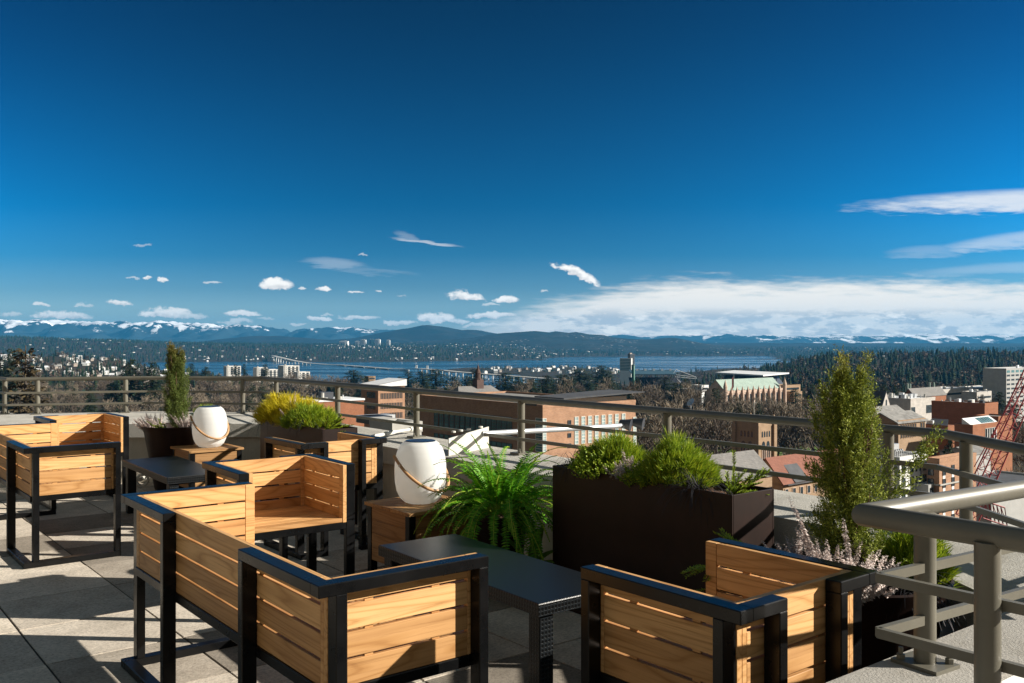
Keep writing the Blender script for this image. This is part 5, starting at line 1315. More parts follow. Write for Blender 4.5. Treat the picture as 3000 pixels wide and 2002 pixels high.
for u,yy,z in ((1220,3880,-112),(1252,3760,-111)):
    mb=MB(); mb.box(X(u,yy)-4,yy-6,z,X(u,yy)+4,yy+2,z+13); mb.build('control_tower',M['white_wall'],br)
# far downtown towers
for k,(px0,px1,yt,yb,mat,lab) in enumerate(((1040,1053,1000,1017,'white_wall','short white far tower farthest left of the distant downtown'),(1056,1071,996,1017,'white_wall','white far tower with bright face second in the distant downtown'),(1083,1087,995,1018,'glass','thin dark glass sliver tower of the distant downtown'),(1088,1095,995,1020,'glass_teal','bluish glass far tower left of the brightest one'),(1098,1113,995,1022,'white_wall','brightest broad white far tower of the distant downtown'),(1132,1142,997,1024,'white_wall','slim white far tower standing apart on the right of downtown'),(1116,1124,1015,1024,'stone_grey','stubby grey far block between the white towers'),(994,1018,1000,1009,'white_wall','wide low white far block left of the downtown towers'),(1155,1161,1017,1024,'stone_grey','tiny grey far block at the right end of downtown'))):
    Y=8600; x0,x1=X(px0,Y),X(px1,Y); zt,zb=zof(yt,Y),zof(yb,Y)-25
    r=thing('far_tower',lab,'tower',((x0+x1)/2,Y,0),0,'distant downtown towers'); w=(x1-x0)/2
    mb=MB(); mb.box(-w,0,zb,w,2*w,zt); mb.build('wall',M[mat],r); mb=MB(); mb.box(-w*.6,.4*w,zt,w*.5,1.4*w,zt+5); mb.build('roof_box',M['grey_wall'],r)
    if mat=='white_wall':
        mb=MB()
        for j in range(int((zt-zb)/9)): mb.box(-w*.9,-.5,zb+4+j*9,w*.3,.1,zb+8+j*9)
        mb.build('window_band',M['glass'],r)
# ------------------------------------------------------------------ trees and houses of the city
nr=np.random.default_rng(11)
M['conifer']=leafy('conifer_needles',[(.0,(.008,.016,.007)),(.5,(.022,.042,.016)),(.95,(.05,.07,.026))],.1,.8,.12)
M['conifer_brown']=leafy('brown_conifer_needles',[(.0,(.018,.013,.006)),(.5,(.055,.040,.018)),(.95,(.10,.075,.035))],.1,.8,.12)
M['trunk']=simple('tree_bark',(.075,.06,.048),.95,var=.3,scale=2)
M['twig']=leafy('bare_twigs',[(.0,(.07,.058,.044)),(.5,(.185,.15,.11)),(.95,(.38,.31,.225))],.0,.9,.3)
M['twig_red']=leafy('reddish_twigs',[(.0,(.05,.04,.032)),(.5,(.12,.092,.07)),(.95,(.21,.165,.125))],.0,.9,.3)
def conifer_mesh(seed,spread=.20,dens=1.0):
    """unit-height conifer: whorls of drooping boughs made of many small needle sprays"""
    L=Leaves(seed);r=L.r
    lev=int(34*dens)
    for k in range(lev):
        z=.07+.91*(k/lev)**1.02; R0=spread*(1-z)**.60*r.uniform(.75,1.15)+.006
        nb=max(4,int((11-6*z)))
        for j in range(nb):
            a=r.uniform(0,6.283); ln=R0*r.uniform(.8,1.1); dz=-.25*ln+r.uniform(-.1,.12)*ln
            n=max(2,int(ln/.016))
            for q in range(n):
                u=(q+.6)/n; p=Vector((math.cos(a)*ln*u,math.sin(a)*ln*u,z+dz*u*u))
                for s in range(3):
                    d=Vector((math.cos(a)+r.gauss(0,.7),math.sin(a)+r.gauss(0,.7),r.uniform(-.7,.35)))
                    L.leaf(p+Vector((r.gauss(0,.006),r.gauss(0,.006),r.gauss(0,.006))),d,Vector((r.gauss(0,.5),r.gauss(0,.5),1)),r.uniform(.018,.036),r.uniform(.012,.020),.1)
    return L
def tree_proto(name,label,L,mat,trunk_pts,loc):
    root=thing(name,label,'tree',loc,0)
    L.build('crown',mat,root); mb=MB()
    for pts,rs in trunk_pts: mb.tube(pts,rs,6,cap=False)
    mb.build('trunk',M['trunk'],root); return root
HIDE=[]
con=[]
for s,sp,mt in ((101,.20,'conifer'),(102,.25,'conifer'),(103,.17,'conifer'),(104,.19,'conifer_brown')):
    con.append(tree_proto('conifer_tree','x',conifer_mesh(s,sp),M[mt],[([(0,0,-.06),(0,0,.5),(0,0,.98)],[.018,.011,.002])],(0,0,0)))
def bare_proto(seed,mat):
    r=random.Random(seed); L=Leaves(seed); limbs=[]
    def grow(p,d,ln,rad,lev):
        pts=[p.copy()]; rs=[rad]; q=p.copy(); n=3
        for k in range(n):
            d=(d+Vector((r.gauss(0,.16),r.gauss(0,.16),r.gauss(.03,.10)))).normalized(); q=q+d*(ln/n); pts.append(q.copy()); rs.append(rad*(1-.45*(k+1)/n))
        if lev<=2: limbs.append((pts,rs))
        else: L.strip(pts,rad*2.0,rad*1.0,Vector((r.gauss(0,1),r.gauss(0,1),r.gauss(0,1))))
        if lev>=5: return
        nb=(4,4,4,4,4)[lev]
        for j in range(nb):
            t=r.uniform(.35,1.0) if j else 1.0
            i=min(n-1,int(t*n)); b=pts[i].lerp(pts[i+1],t*n-i) if t<1 else pts[-1]
            a=r.uniform(0,6.283); o=Vector((math.cos(a),math.sin(a),r.uniform(-.15,.5)))
            nd_=(d*r.uniform(.45,1.0)+o*r.uniform(.5,.95)).normalized()
            grow(b,nd_,ln*r.uniform(.55,.78),max(rad*(.56 if j else .68),.0028),lev+1)
    grow(Vector((0,0,-.03)),Vector((0,0,1)),.33,.020,0)
    return L,limbs
bare=[]
for s,mt in ((201,'twig'),(202,'twig'),(203,'twig_red'),(204,'twig')):
    L,limbs=bare_proto(s,mt); bare.append(tree_proto('bare_tree','x',L,M[mt],limbs,(0,0,0)))
used=set()
def put(protos,k,label,group,loc,rz,sc):
    p=protos[k]
    if (id(p)) not in used:
        used.add(id(p)); p.location=loc; p.rotation_euler=(0,0,rz); p.scale=sc; p['label']=label; p['group']=group; return p
    return dup(p,loc,rz,label,group,sc)
# conifers one can tell apart: bearing, top, width in picture units
CON=[(75,1012,108,3,'big bronze brown conifer rising above the left end of the railing'),(2,1046,70,0,'dark conifer at the left picture edge beside the bronze one'),
(30,1017,40,0,'thin dark conifer top just left of the bronze one'),(383,1050,88,1,'broad dark conifer left of the rear juniper, topmost of its clump'),(443,1058,84,1,'dark conifer directly behind the rear juniper'),(560,1064,40,0,'small dark conifer right behind the rear juniper'),
(602,1074,48,1,'dark conifer left of the white lantern skyline by the apartments'),(690,1067,30,0,'small dark conifer between the white apartment blocks'),(715,1066,26,2,'slender conifer right of the left apartment block'),(777,1066,34,0,'conifer standing before the low apartment wing'),
(1036,1083,58,0,'lone open conifer against the blue bay'),(1171,1102,20,2,'tiny conifer at the water right of the brick hall roof'),(1197,1089,38,2,'pointed conifer right above the brick hall'),(1237,1086,40,0,'pointed dark conifer below the bridge hump'),(1277,1080,56,0,'tallest conifer under the bridge piers'),
(1332,1101,46,1,'rounder conifer left of the cupola hall'),(1366,1100,38,0,'conifer behind the cupola hall roof'),(1393,1079,44,0,'tall narrow conifer just left of the cupola'),(1480,1090,66,1,'wide dark conifer right of the cupola'),(1520,1101,44,1,'dark conifer in the clump right of the wide one'),(1556,1108,46,0,'conifer left of the three big ones in the middle'),
(1600,1098,42,1,'dark conifer at the end of the bridge'),(1650,1096,58,0,'left of two big dark conifers before the green column'),(1698,1080,68,0,'biggest dark conifer in the middle before the green column'),(1763,1069,56,0,'tall open conifer left of the green column'),(1782,1098,34,0,'smaller conifer at the foot of the tall open one'),(1783,1142,30,2,'little conifer below the tall open one'),
(1853,1131,46,0,'conifer in front of the stadium stand left end'),(1866,1107,30,1,'dark conifer against the stadium seats'),(1947,1104,52,2,'tall dark conifer in front of the stadium trusses'),(1985,1120,40,2,'conifer between the stand and the slender one'),(2008,1109,30,2,'slender pointed conifer right of the stadium trusses'),(2049,1119,24,2,'columnar conifer before the small white block'),
(2064,1150,34,1,'low conifer left of the library wall'),(2098,1134,56,0,'conifer covering the left end of the library'),(2290,1166,36,1,'dark low conifer at the right foot of the library'),(2330,1136,58,1,'grey green rounded tree right of the library'),(2380,1124,40,0,'dark conifer left of the front juniper top'),
(1990,1214,60,1,'dark conifer under the railing left of the bell tower'),(2075,1230,56,1,'low dark evergreen under the railing beside the bell tower'),(2255,1190,44,1,'evergreen behind the bell tower top'),(2561,1114,56,0,'dark conifer right of the front juniper behind the gable'),(2590,1124,46,0,'second dark conifer right of the front juniper'),(2625,1128,40,1,'third dark conifer left of the chimney pipes'),
(2877,1154,26,2,'narrow conifer before the long pale building'),(2926,1146,56,0,'dark conifer left of the grey slab tower'),(2970,1168,50,1,'dark conifer at the foot of the grey slab tower'),(2780,1258,60,1,'evergreen below the brown gallery beyond the railing'),(2700,1292,46,1,'evergreen clump behind the white apartments roof'),(2735,1296,46,1,'green clump right of the rooftop chillers'),(1275,1200,50,1,'low evergreen at the left end of the long brick block'),(770,1130,60,1,'low dark evergreen behind the golden shrubs'),(990,1120,66,0,'dark conifer behind the dark machinery box'),(215,1136,40,1,'small dark evergreen among bare trees behind the left sofa'),(330,1120,70,1,'dark evergreen below the broad conifer'),(520,1128,70,1,'dark evergreen right of the rear juniper below the railing'),(1925,1206,58,1,'dark evergreen below the railing right of the long brick block'),(2130,1190,44,0,'dark conifer left of the bell tower in front of the library'),(2320,1200,50,1,'dark evergreen right of the bell tower among bare trees'),(2225,1176,36,0,'dark pointed conifer in front of the library middle')]
for i,(px,py,w,k,lab) in enumerate(CON):
    Hh=26.0 if k!=3 else 40
    Y=F_PX*(56.4-Hh+1.0)/(py-CY)
    if k==3: Y=250; Hh=zof(py,Y)+56
    elif py<1062: Y=700; Hh=zof(py,Y)+57
    elif Y>980:
        Y=min(Y,1500)
        g0=P3(px,Y)[2]; Hh=zof(py,Y)-g0
        if Hh<14 : Y=900; Hh=zof(py,Y)+60
    if py>1185 and px>2650: Y=222
    elif py>1185: Hh=20; Y=F_PX*(56.4-Hh)/(py-CY)
    if 2060<px<2300 and 560<Y<1000: Y=540
    g0=P3(px,Y)[2]; Hh=zof(py,Y)-g0
    wid=w*Y/F_PX*(1.6 if k==3 else 1.75 if 1000<px<2110 and py<1130 else 1); sp=(.20,.25,.17,.19)[k]
    put(con,k,lab,'conifers of the campus',(*P3(px,Y)[:2],g0),nr.uniform(0,6.28),(wid/(2*sp)*1.45,wid/(2*sp)*1.45,Hh*1.02))
# bare deciduous trees
BLD=[]
for o in list(C.objects):
    if o.get('category') in ('building','tower','stadium'):
        bb=[]
        for c in o.children:
            if c.type=='MESH': bb += [(o.matrix_basis@c.matrix_basis)@Vector(q) for q in c.bound_box]
        if bb: BLD.append((min(p.x for p in bb),max(p.x for p in bb),min(p.y for p in bb),max(p.y for p in bb),max(p.z for p in bb)))
def clear(x,y,rad,top=None):
    for (a,b,c,d,t) in BLD:
        if a-rad<x<b+rad and c-rad<y<d+rad: return False
    return True
def hides(x,y,r_,top):
    """would a tree here stand in front of one of the buildings?"""
    px=CX+F_PX*x/y; pr=F_PX*r_/y; py=CY-(top-EYE)/y*F_PX
    for (x0,x1,y0,y1,t) in KEEP:
        if x0-pr<px<x1+pr and y0<=Y_BASE(x0,x1,y0) and y<t and py<y1: return True
    return False
Y_BASE=lambda *a:1e9
# bearing spans of landmarks that must stay visible: (u0,u1,-, lowest row to keep, distance)
KEEP=[(1229,1862,0,1325,195),(1108,1186,0,1225,330),(2153,2267,0,1345,295),(2124,2297,0,1172,600),(2096,2236,0,1112,1100),(2060,2400,0,1450,190),(1850,2040,0,1116,1060),(1355,1523,0,1150,450),(2553,3010,0,1215,280),(2618,2860,0,1480,170),(2700,2970,0,1285,280),(2100,2420,0,1312,430),(653,908,0,1104,1300)]
groups_bare=('leafless trees over the campus')
zone_names=[(0,700,'leafless tree with tan twigs beyond the left stretch of railing'),(700,1250,'leafless brown tree beyond the rear trough and lantern'),(1250,2150,'leafless brown tree on the campus beyond the long railing'),(2150,3200,'leafless grey brown tree on the campus right of the bell tower')]
nb=0; tries=0; bare_xy=[]
while nb<210 and tries<9000:
    tries+=1
    if nb<112: u=nr.uniform(40,1240); Y=nr.uniform(390,900)
    elif nb<175: u=nr.uniform(1240,2560); Y=nr.uniform(300,1150)
    else: u=nr.uniform(2300,3050); Y=nr.uniform(230,900)
    x=(u-CX)/F_PX*Y; h=nr.uniform(15,21)*(1.12 if Y<600 else 1); g0=P3(u,Y)[2]
    if not clear(x,Y,5): continue
    if hides(x,Y,h*.30,g0+h): continue
    if any((x-a)**2+(Y-b)**2<30 for a,b in bare_xy): continue
    bare_xy.append((x,Y)); lab=[z[2] for z in zone_names if z[0]<=u<z[1]][0]
    s=h*nr.uniform(.95,1.15)*1.08
    put(bare,int(nr.integers(4)),lab,lab.replace('tree','trees',1),(x,Y,g0),nr.uniform(0,6.28),(s*1.1,s*1.1,h*1.6)); nb+=1
for (u0,u1,pa,pb,YA,YB,n_) in ((2105,2330,1176,1192,470,560,20),(1872,2110,1138,1162,560,780,16),(1880,2150,1206,1236,320,400,10),(2275,2440,1190,1226,330,430,8),(590,1055,1098,1116,900,1250,22),(1250,1880,1118,1140,700,960,10)):
    for i_ in range(n_):
        u=u0+(u1-u0)*(i_+nr.uniform(.1,.9))/n_; Y=nr.uniform(YA,YB); py=nr.uniform(pa,pb); g0=P3(u,Y)[2]; h=zof(py,Y)-g0; x=(u-CX)/F_PX*Y
        if h<9 or not clear(x,Y,3): continue
        lab=[z[2] for z in zone_names if z[0]<=u<z[1]][0]; s=min(h,26)*nr.uniform(1.05,1.3)
        put(bare,int(nr.integers(4)),lab,lab.replace('tree','trees',1),(x,Y,g0),nr.uniform(0,6.28),(s,s,h*1.58))
EV=[(0,900,'dark evergreen among the leafless trees beyond the left stretch of railing'),(900,1900,'dark evergreen among the leafless trees beyond the middle of the railing'),(1900,3200,'dark evergreen among the leafless trees beyond the right part of the railing')]
ne=0; tr_=0
while ne<78 and tr_<4000:
    tr_+=1; u=nr.uniform(60,1240) if ne<30 else nr.uniform(1240,2560); Y=nr.uniform(430,1150); x=(u-CX)/F_PX*Y; h=nr.uniform(17,27); g0=P3(u,Y)[2]
    if not clear(x,Y,4) or hides(x,Y,h*.2,g0+h): continue
    lab=[z[2] for z in EV if z[0]<=u<z[1]][0]; s=h*nr.uniform(.95,1.5); put(con,int(nr.integers(3)),lab,lab.replace('evergreen','evergreens',1),(x,Y,g0),nr.uniform(0,6.28),(s,s,h)); ne+=1
# ---- woods that read as one mass
def skirts(tiers,spikes,seed):
    r=np.random.default_rng(seed); v=[];f=[]
    for k in range(tiers):
        z0=.08+.80*k/tiers; zt=z0+1.55/tiers*.85; R0=.20*(1-z0)**.8
        b=len(v); v.append((0,0,min(1,zt)))
        for j in range(spikes):
            a=2*math.pi*(j+r.uniform(-.3,.3))/spikes; rr=R0*(r.uniform(.85,1.2) if j%2 else r.uniform(.4,.65)); v.append((rr*math.cos(a),rr*math.sin(a),z0+(.0 if j%2 else .05)+r.uniform(-.02,.02)))
        for j in range(spikes): f.append((b,b+1+j,b+1+(j+1)%spikes))
    return np.array(v),np.array(f)
def fuzz(n,seed):
    r=np.random.default_rng(seed); v=[];f=[]
    for i in range(n):
        d=r.normal(size=3); d/=np.linalg.norm(d); q=r.uniform(.35,1)**.5; p=np.array([0,0,.62])+d*np.array([.30,.30,.36])*q
        a=r.normal(size=3)*.10; b=r.normal(size=3)*.06; k=len(v); v += [p-a,p+a,p+b]; f.append((k,k+1,k+2))
    k=len(v); v += [(-.02,0,0),(.02,0,0),(0,0,.6)]; f.append((k,k+1,k+2)); return np.array(v),np.array(f)
def replicate(name,label,spots,temps,cols):
    V=[];F=[];T=[];n=0
    for (x,y,z,h,w,kind) in spots:
        tv,tf=temps[kind][int(nr.integers(len(temps[kind])))]
        a=nr.uniform(0,6.28); c,s=math.cos(a),math.sin(a)
        q=tv*np.array([w,w,h]); q=np.stack([q[:,0]*c-q[:,1]*s+x,q[:,0]*s+q[:,1]*c+y,q[:,2]+z],1)
        V.append(q);F.append(tf+n);n+=len(q)
        b=cols[kind][int(nr.integers(len(cols[kind])))]; T.append(np.tile(np.array(b)*nr.uniform(.7,1.3),(len(tf),1))*nr.uniform(.75,1.25,(len(tf),1)))
    o=np_mesh(name,np.concatenate(V),np.concatenate(F),M['wood'],col=np.concatenate(T)); return tag(o,label,'woods',kind='stuff')
M['wood']=tinted('woodland')
CC=[(.012,.026,.014),(.018,.034,.016),(.010,.022,.015),(.024,.036,.018)]; DC=[(.085,.062,.048),(.105,.078,.058),(.07,.055,.045),(.12,.095,.07)]
mid={'c':[skirts(7,12,i) for i in range(4)],'d':[fuzz(70,i) for i in range(4)]}
lo={'c':[skirts(3,6,i) for i in range(3)],'d':[fuzz(14,10+i) for i in range(4)]}
def scatter(n,u0,u1,Y0,Y1,pc,h,hide=False,w=1.0):
    out=[];u=nr.uniform(u0,u1,n*3);Y=Y0*(Y1/Y0)**nr.uniform(0,1,n*3); z=ground(u,Y)
    for uu,yy,zz in zip(u,Y,z):
        if zz<SEA+1.2: continue
        x=(uu-CX)/F_PX*yy; k='c' if nr.random()<pc else 'd'; hh=nr.uniform(*h)*(1 if k=='c' else .72)
        if hide and (hides(x,yy,3,zz+hh) or not clear(x,yy,4)): continue
        out.append((x,yy,zz-.5,hh,hh*w*(nr.uniform(.8,1.2) if k=='c' else nr.uniform(.9,1.3)),k))
        if len(out)>=n: break
    return out
sp=scatter(720,-200,640,1000,2750,.62,(11,23))+scatter(240,600,1010,1020,1420,.4,(14,24))+scatter(420,560,1300,1000,2600,.5,(12,22),True)+scatter(900,1300,2250,980,3000,.45,(12,24),True)
replicate('woodland','mixed bare and evergreen woodland between the campus and the lake',sp,mid,{'c':CC,'d':DC})
sp=scatter(1700,2230,3300,1250,2750,.66,(13,30),w=1.3)+scatter(420,2200,3200,900,1350,.35,(12,20),True)+scatter(170,2060,2500,1300,2100,.9,(18,28))
replicate('forest_ridge','dark evergreen forest covering the ridge at the right',sp,mid,{'c':CC,'d':DC})
sp=scatter(380,1400,2100,3480,4200,.45,(10,20))+scatter(420,-300,900,2700,3300,.7,(14,24))
replicate('shore_woods','trees on the low peninsula and near shore of the lake',sp,lo,{'c':CC,'d':DC})
sp=scatter(17000,-200,3200,5200,11000,.80,(18,32),w=1.35)
replicate('far_forest','far forest on the hills across the lake',sp,lo,{'c':CC,'d':DC})
# ---- houses
def house_mesh(seed):
    r=random.Random(seed); w,d,h,rh=r.uniform(9,13),r.uniform(8,11),r.uniform(5,7.5),r.uniform(2.2,3.6); mb=MB()
    mb.box(-w/2,-d/2,-3,w/2,d/2,h)
    fs0=len(mb.f)
    mb.add([(-w/2-.5,-d/2-.5,h),(w/2+.5,-d/2-.5,h),(w/2+.5,d/2+.5,h),(-w/2-.5,d/2+.5,h),(-w/2-.5,0,h+rh),(w/2+.5,0,h+rh)],[(0,1,5,4),(2,3,4,5),(3,2,1,0)])
    f1=len(mb.f)
    mb.add([(-w/2,-d/2,h),(-w/2,d/2,h),(-w/2,0,h+rh),(w/2,-d/2,h),(w/2,d/2,h),(w/2,0,h+rh)],[(0,2,1),(3,4,5)])
    f2=len(mb.f)
    for k in range(3):
        x=-w/2+w*(.15+.3*k)
        for z in (1.0,3.8): mb.box(x,-d/2-.08,z,x+1.3,-d/2+.05,z+1.3)
    return mb,fs0,f1,f2
hp=[]
for s,wm,rm in ((1,'white_wall','roof_grey'),(2,'white_wall','roof_white'),(3,'beige_wall','roof_grey'),(4,'white_wall','roof_slate'),(5,'conc','roof_white')):
    mb,a,b2,c=house_mesh(s); o=mb.build('house',[M[wm],M[rm],M['glass']]); idx=[0]*len(mb.f)
    for i in range(a,b2): idx[i]=1
    for i in range(c,len(mb.f)): idx[i]=2
    o.data.polygons.foreach_set('material_index',idx); hp.append(o)
hu=set()
def put_house(k,loc,rz,sc,label,group):
    o=hp[k]
    if k in hu: o=o.copy(); C.objects.link(o)
    hu.add(k); o.location=loc; o.rotation_euler=(0,0,rz); o.scale=(sc,)*3; tag(o,label,'house',group)
def houses(n,u0,u1,Y0,Y1,label,group,sc=1.0):
    k=0;t=0
    while k<n and t<n*30:
        t+=1; u=nr.uniform(u0,u1);Y=nr.uniform(Y0,Y1); p=P3(u,Y)
        if p[2]<SEA+1: continue
        put_house(int(nr.integers(5)),(p[0],p[1],p[2]+.5),RZ_GRID+nr.choice([0,1.571,.3,-.4]),sc*nr.uniform(.7,1.1),label,group); k+=1
houses(135,-20,560,1450,2650,'pale house on the built up hillside at the left beyond the railing','houses on the left hillside',.85)
houses(55,1400,1830,3500,4150,'small white house on the low peninsula in the lake','houses on the peninsula',1.25)
houses(14,2300,3000,1500,2400,'white house peeping out of the forested ridge at the right','houses in the ridge forest')
houses(30,540,1500,5720,6150,'white lakeside house on the far shore','houses along the far shore',1.25)
houses(40,950,1180,7200,8600,'pale building at the foot of the distant downtown','houses below the distant downtown',1.4)
V=[];F=[];T=[];n=0
bx=np.array([(-1,-1,-.5),(1,-1,-.5),(1,1,-.5),(-1,1,-.5),(-1,-1,.6),(1,-1,.6),(1,1,.6),(-1,1,.6)],float); bf=np.array([(0,1,5,4),(1,2,6,5),(2,3,7,6),(3,0,4,7),(4,5,6,7)])
for (cnt,u0,u1,Y0,Y1) in ((120,-50,1150,5700,8200),(190,1150,1700,6300,9500),(90,1650,2600,7950,10000),(40,540,1600,5650,5900)):
    k=0
    while k<cnt:
        u=nr.uniform(u0,u1);Y=nr.uniform(Y0,Y1); p=P3(u,Y)
        if p[2]<SEA+1: k+=.2; continue
        if noise.noise((u*.012,Y*.002,5))<-.05: k+=.3; continue
        s=nr.uniform(4,9); a=nr.uniform(0,3); c,si=math.cos(a),math.sin(a); q=bx*np.array([s*1.5,s,s*.55]); q=np.stack([q[:,0]*c-q[:,1]*si+p[0],q[:,0]*si+q[:,1]*c+p[1],q[:,2]+p[2]+nr.uniform(6,18)],1)
        V.append(q);F.append(bf+n);n+=8;T.append(np.tile(np.array((.55,.54,.52))*nr.uniform(.3,1.0),(5,1))); k+=1
tag(np_mesh('distant_houses',np.concatenate(V),np.concatenate(F),M['wood'],col=np.concatenate(T)),'countless tiny pale houses sprinkled over the far hills across the lake','houses',kind='stuff')

# ------------------------------------------------------------------ air
m=bpy.data.materials.new('haze_air'); m.use_nodes=True; nt=m.node_tree
for nn in list(nt.nodes):
    if nn.type=='BSDF_PRINCIPLED': nt.nodes.remove(nn)
vol=nt.nodes.new('ShaderNodeVolumePrincipled'); vol.inputs['Color'].default_value=(.07,.46,.93,1); vol.inputs['Density'].default_value=HAZE; vol.inputs['Anisotropy'].default_value=.1
nt.links.new(vol.outputs[0],[x for x in nt.nodes if x.type=='OUTPUT_MATERIAL'][0].inputs['Volume'])
mb=MB(); mb.box(-26000,-120,-140,36000,26500,640); tag(mb.build('haze',m),kind='stuff')

# ------------------------------------------------------------------ sky with clouds
w=bpy.data.worlds.new('World'); bpy.context.scene.world=w; w.use_nodes=True; nt=w.node_tree
for nn in list(nt.nodes): nt.nodes.remove(nn)
out=nt.nodes.new('ShaderNodeOutputWorld'); bg=nt.nodes.new('ShaderNodeBackground'); nt.links.new(bg.outputs[0],out.inputs[0])
sky=nt.nodes.new('ShaderNodeTexSky'); sky.sky_type='NISHITA'; sky.sun_disc=False; sky.sun_elevation=R(SUN_EL); sky.sun_rotation=R(SUN_AZ); sky.altitude=900; sky.air_density=1.0; sky.dust_density=.25; sky.ozone_density=3.0
def mt(op,a,b=None,c=None):
    n=nt.nodes.new('ShaderNodeMath'); n.operation=op
    for i,vv in enumerate((a,b,c)):
        if vv is None: continue
        if isinstance(vv,(int,float)): n.inputs[i].default_value=vv
        else: nt.links.new(vv,n.inputs[i])
    return n.outputs[0]
def sstep(x,a,b):
    n=nt.nodes.new('ShaderNodeMapRange'); n.interpolation_type='SMOOTHSTEP'; nt.links.new(x,n.inputs[0]); n.inputs[1].default_value=a; n.inputs[2].default_value=b; return n.outputs[0]
tc=nt.nodes.new('ShaderNodeTexCoord'); sp_=nt.nodes.new('ShaderNodeSeparateXYZ'); nt.links.new(tc.outputs['Generated'],sp_.inputs[0])
yy=mt('MAXIMUM',sp_.outputs[1],.02)
U=mt('DIVIDE',sp_.outputs[0],yy); Vv=mt('DIVIDE',sp_.outputs[2],yy)     # bearing and height tangents
front=sstep(sp_.outputs[1],.1,.3)
cb=nt.nodes.new('ShaderNodeCombineXYZ'); nt.links.new(U,cb.inputs[0]); nt.links.new(Vv,cb.inputs[1])
def wn(sx,sy,det,rough,off=0):
    mp=nt.nodes.new('ShaderNodeMapping'); mp.inputs['Scale'].default_value=(sx,sy,1); mp.inputs['Location'].default_value=(off,off*.7,off*.3); nt.links.new(cb.outputs[0],mp.inputs[0])
    n=nt.nodes.new('ShaderNodeTexNoise'); n.inputs['Scale'].default_value=1; n.inputs['Detail'].default_value=det; n.inputs['Roughness'].default_value=rough; nt.links.new(mp.outputs[0],n.inputs['Vector']); return n
puff=wn(62,85,8,.66); puffF=puff.outputs['Fac']
sxyz=nt.nodes.new('ShaderNodeSeparateXYZ'); nt.links.new(puff.outputs['Color'],sxyz.inputs[0])
Uw=mt('MULTIPLY_ADD',mt('SUBTRACT',sxyz.outputs[0],.5),.016,U); Vw=mt('MULTIPLY_ADD',mt('SUBTRACT',sxyz.outputs[1],.5),.014,Vv)
def cumulus(px,py,a,b,st=1.0,tilt=0.0):
    u0=(px-CX)/F_PX; v0=(CY-py)/F_PX
    du=mt('SUBTRACT',Uw,u0); dv=mt('SUBTRACT',Vw,v0)
    if tilt: dv=mt('MULTIPLY_ADD',du,tilt,dv)
    x=mt('DIVIDE',du,a/F_PX); y=mt('DIVIDE',dv,b/F_PX)
    # flat base: the lower half falls off faster
    yr=mt('MULTIPLY_ADD',mt('SUBTRACT',puffF,.5),2.2,y)
    y=mt('MAXIMUM',y,mt('MULTIPLY',y,-2.4))
    d=mt('ADD',mt('MULTIPLY',x,x),mt('MULTIPLY',y,y))
    e=mt('ADD',mt('SUBTRACT',1.0,d),mt('MULTIPLY',mt('SUBTRACT',puffF,.5),1.9))
    mk_=mt('MULTIPLY',sstep(e,.08,.70),st); return mk_,mt('MULTIPLY',mk_,sstep(yr,-.45,.35))
cl=[]
for args in ((808,838,62,26,1.0),(885,844,16,7,.7),(950,852,26,11,.95),(1040,856,32,8,.8),(1108,856,14,7,.7),(430,817,16,8,.8),(477,820,22,9,.85),(390,815,24,6,.4),(620,830,36,8,.5),(420,720,30,8,.28),(1060,748,22,6,.4),
 (345,890,52,14,.85),(125,894,28,9,.7),(250,894,30,7,.45),(30,924,44,12,.5),(180,928,105,20,.85),(495,922,95,22,.9),(560,930,60,14,.6),(705,922,72,14,.85),(690,944,60,12,.6),(940,938,42,13,.85),(875,952,30,7,.5),(1050,934,70,13,.7),(1170,950,62,13,.7),(1275,936,72,26,.95),(1345,944,40,12,.7),(1440,926,90,16,.85),(1420,955,70,10,.6),
 (1690,806,78,24,1.0,.38),(1595,853,14,5,.5),(1365,872,66,20,1.0,.1),(1485,882,44,17,1.0,.05),(1440,892,30,6,.5),(1175,868,18,5,.3),(780,934,30,8,.35),(960,922,22,6,.4)):
    cl.append(cumulus(*args))
cum,cumL=cl[0]
for c,l_ in cl[1:]: cum=mt('MAXIMUM',cum,c); cumL=mt('MAXIMUM',cumL,l_)
litf=mt('DIVIDE',cumL,mt('MAXIMUM',cum,.02))
# wisps: thin streaked cirrus
wisp=wn(28,190,5,.6,3.0).outputs['Fac']; wisp2=wn(9,60,5,.6,9.0).outputs['Fac']
def streak(px,py,a,b,slope,st,curve=0.0,nz=wisp):
    u0=(px-CX)/F_PX; v0=(CY-py)/F_PX; du=mt('SUBTRACT',U,u0); dv=mt('SUBTRACT',Vv,v0); dv=mt('MULTIPLY_ADD',du,-slope,dv)
    if curve: dv=mt('MULTIPLY_ADD',mt('MULTIPLY',du,du),curve,dv)
    dv=mt('MULTIPLY_ADD',mt('SUBTRACT',nz,.5),.012,dv)
    x=mt('DIVIDE',du,a/F_PX); y=mt('DIVIDE',dv,b/F_PX); d=mt('ADD',mt('MULTIPLY',x,x),mt('MULTIPLY',y,y))
    return mt('MULTIPLY',sstep(mt('ADD',mt('SUBTRACT',1.0,d),mt('MULTIPLY',mt('SUBTRACT',nz,.5),1.4)),.0,1.0),st)
ws=[streak(1250,712,120,9,-.13,.65,-.35),streak(1195,695,50,14,-.3,.25),streak(985,772,110,20,-.10,.32),streak(1090,795,150,12,-.05,.14),streak(3040,586,600,40,.035,1.0,.02,wisp),streak(3010,700,330,30,.13,.55,0,wisp),streak(2720,738,150,24,.05,.25,0,wisp),streak(3000,785,380,22,.05,.30,0,wisp2)]
wm=ws[0]
for c in ws[1:]: wm=mt('MAXIMUM',wm,c)
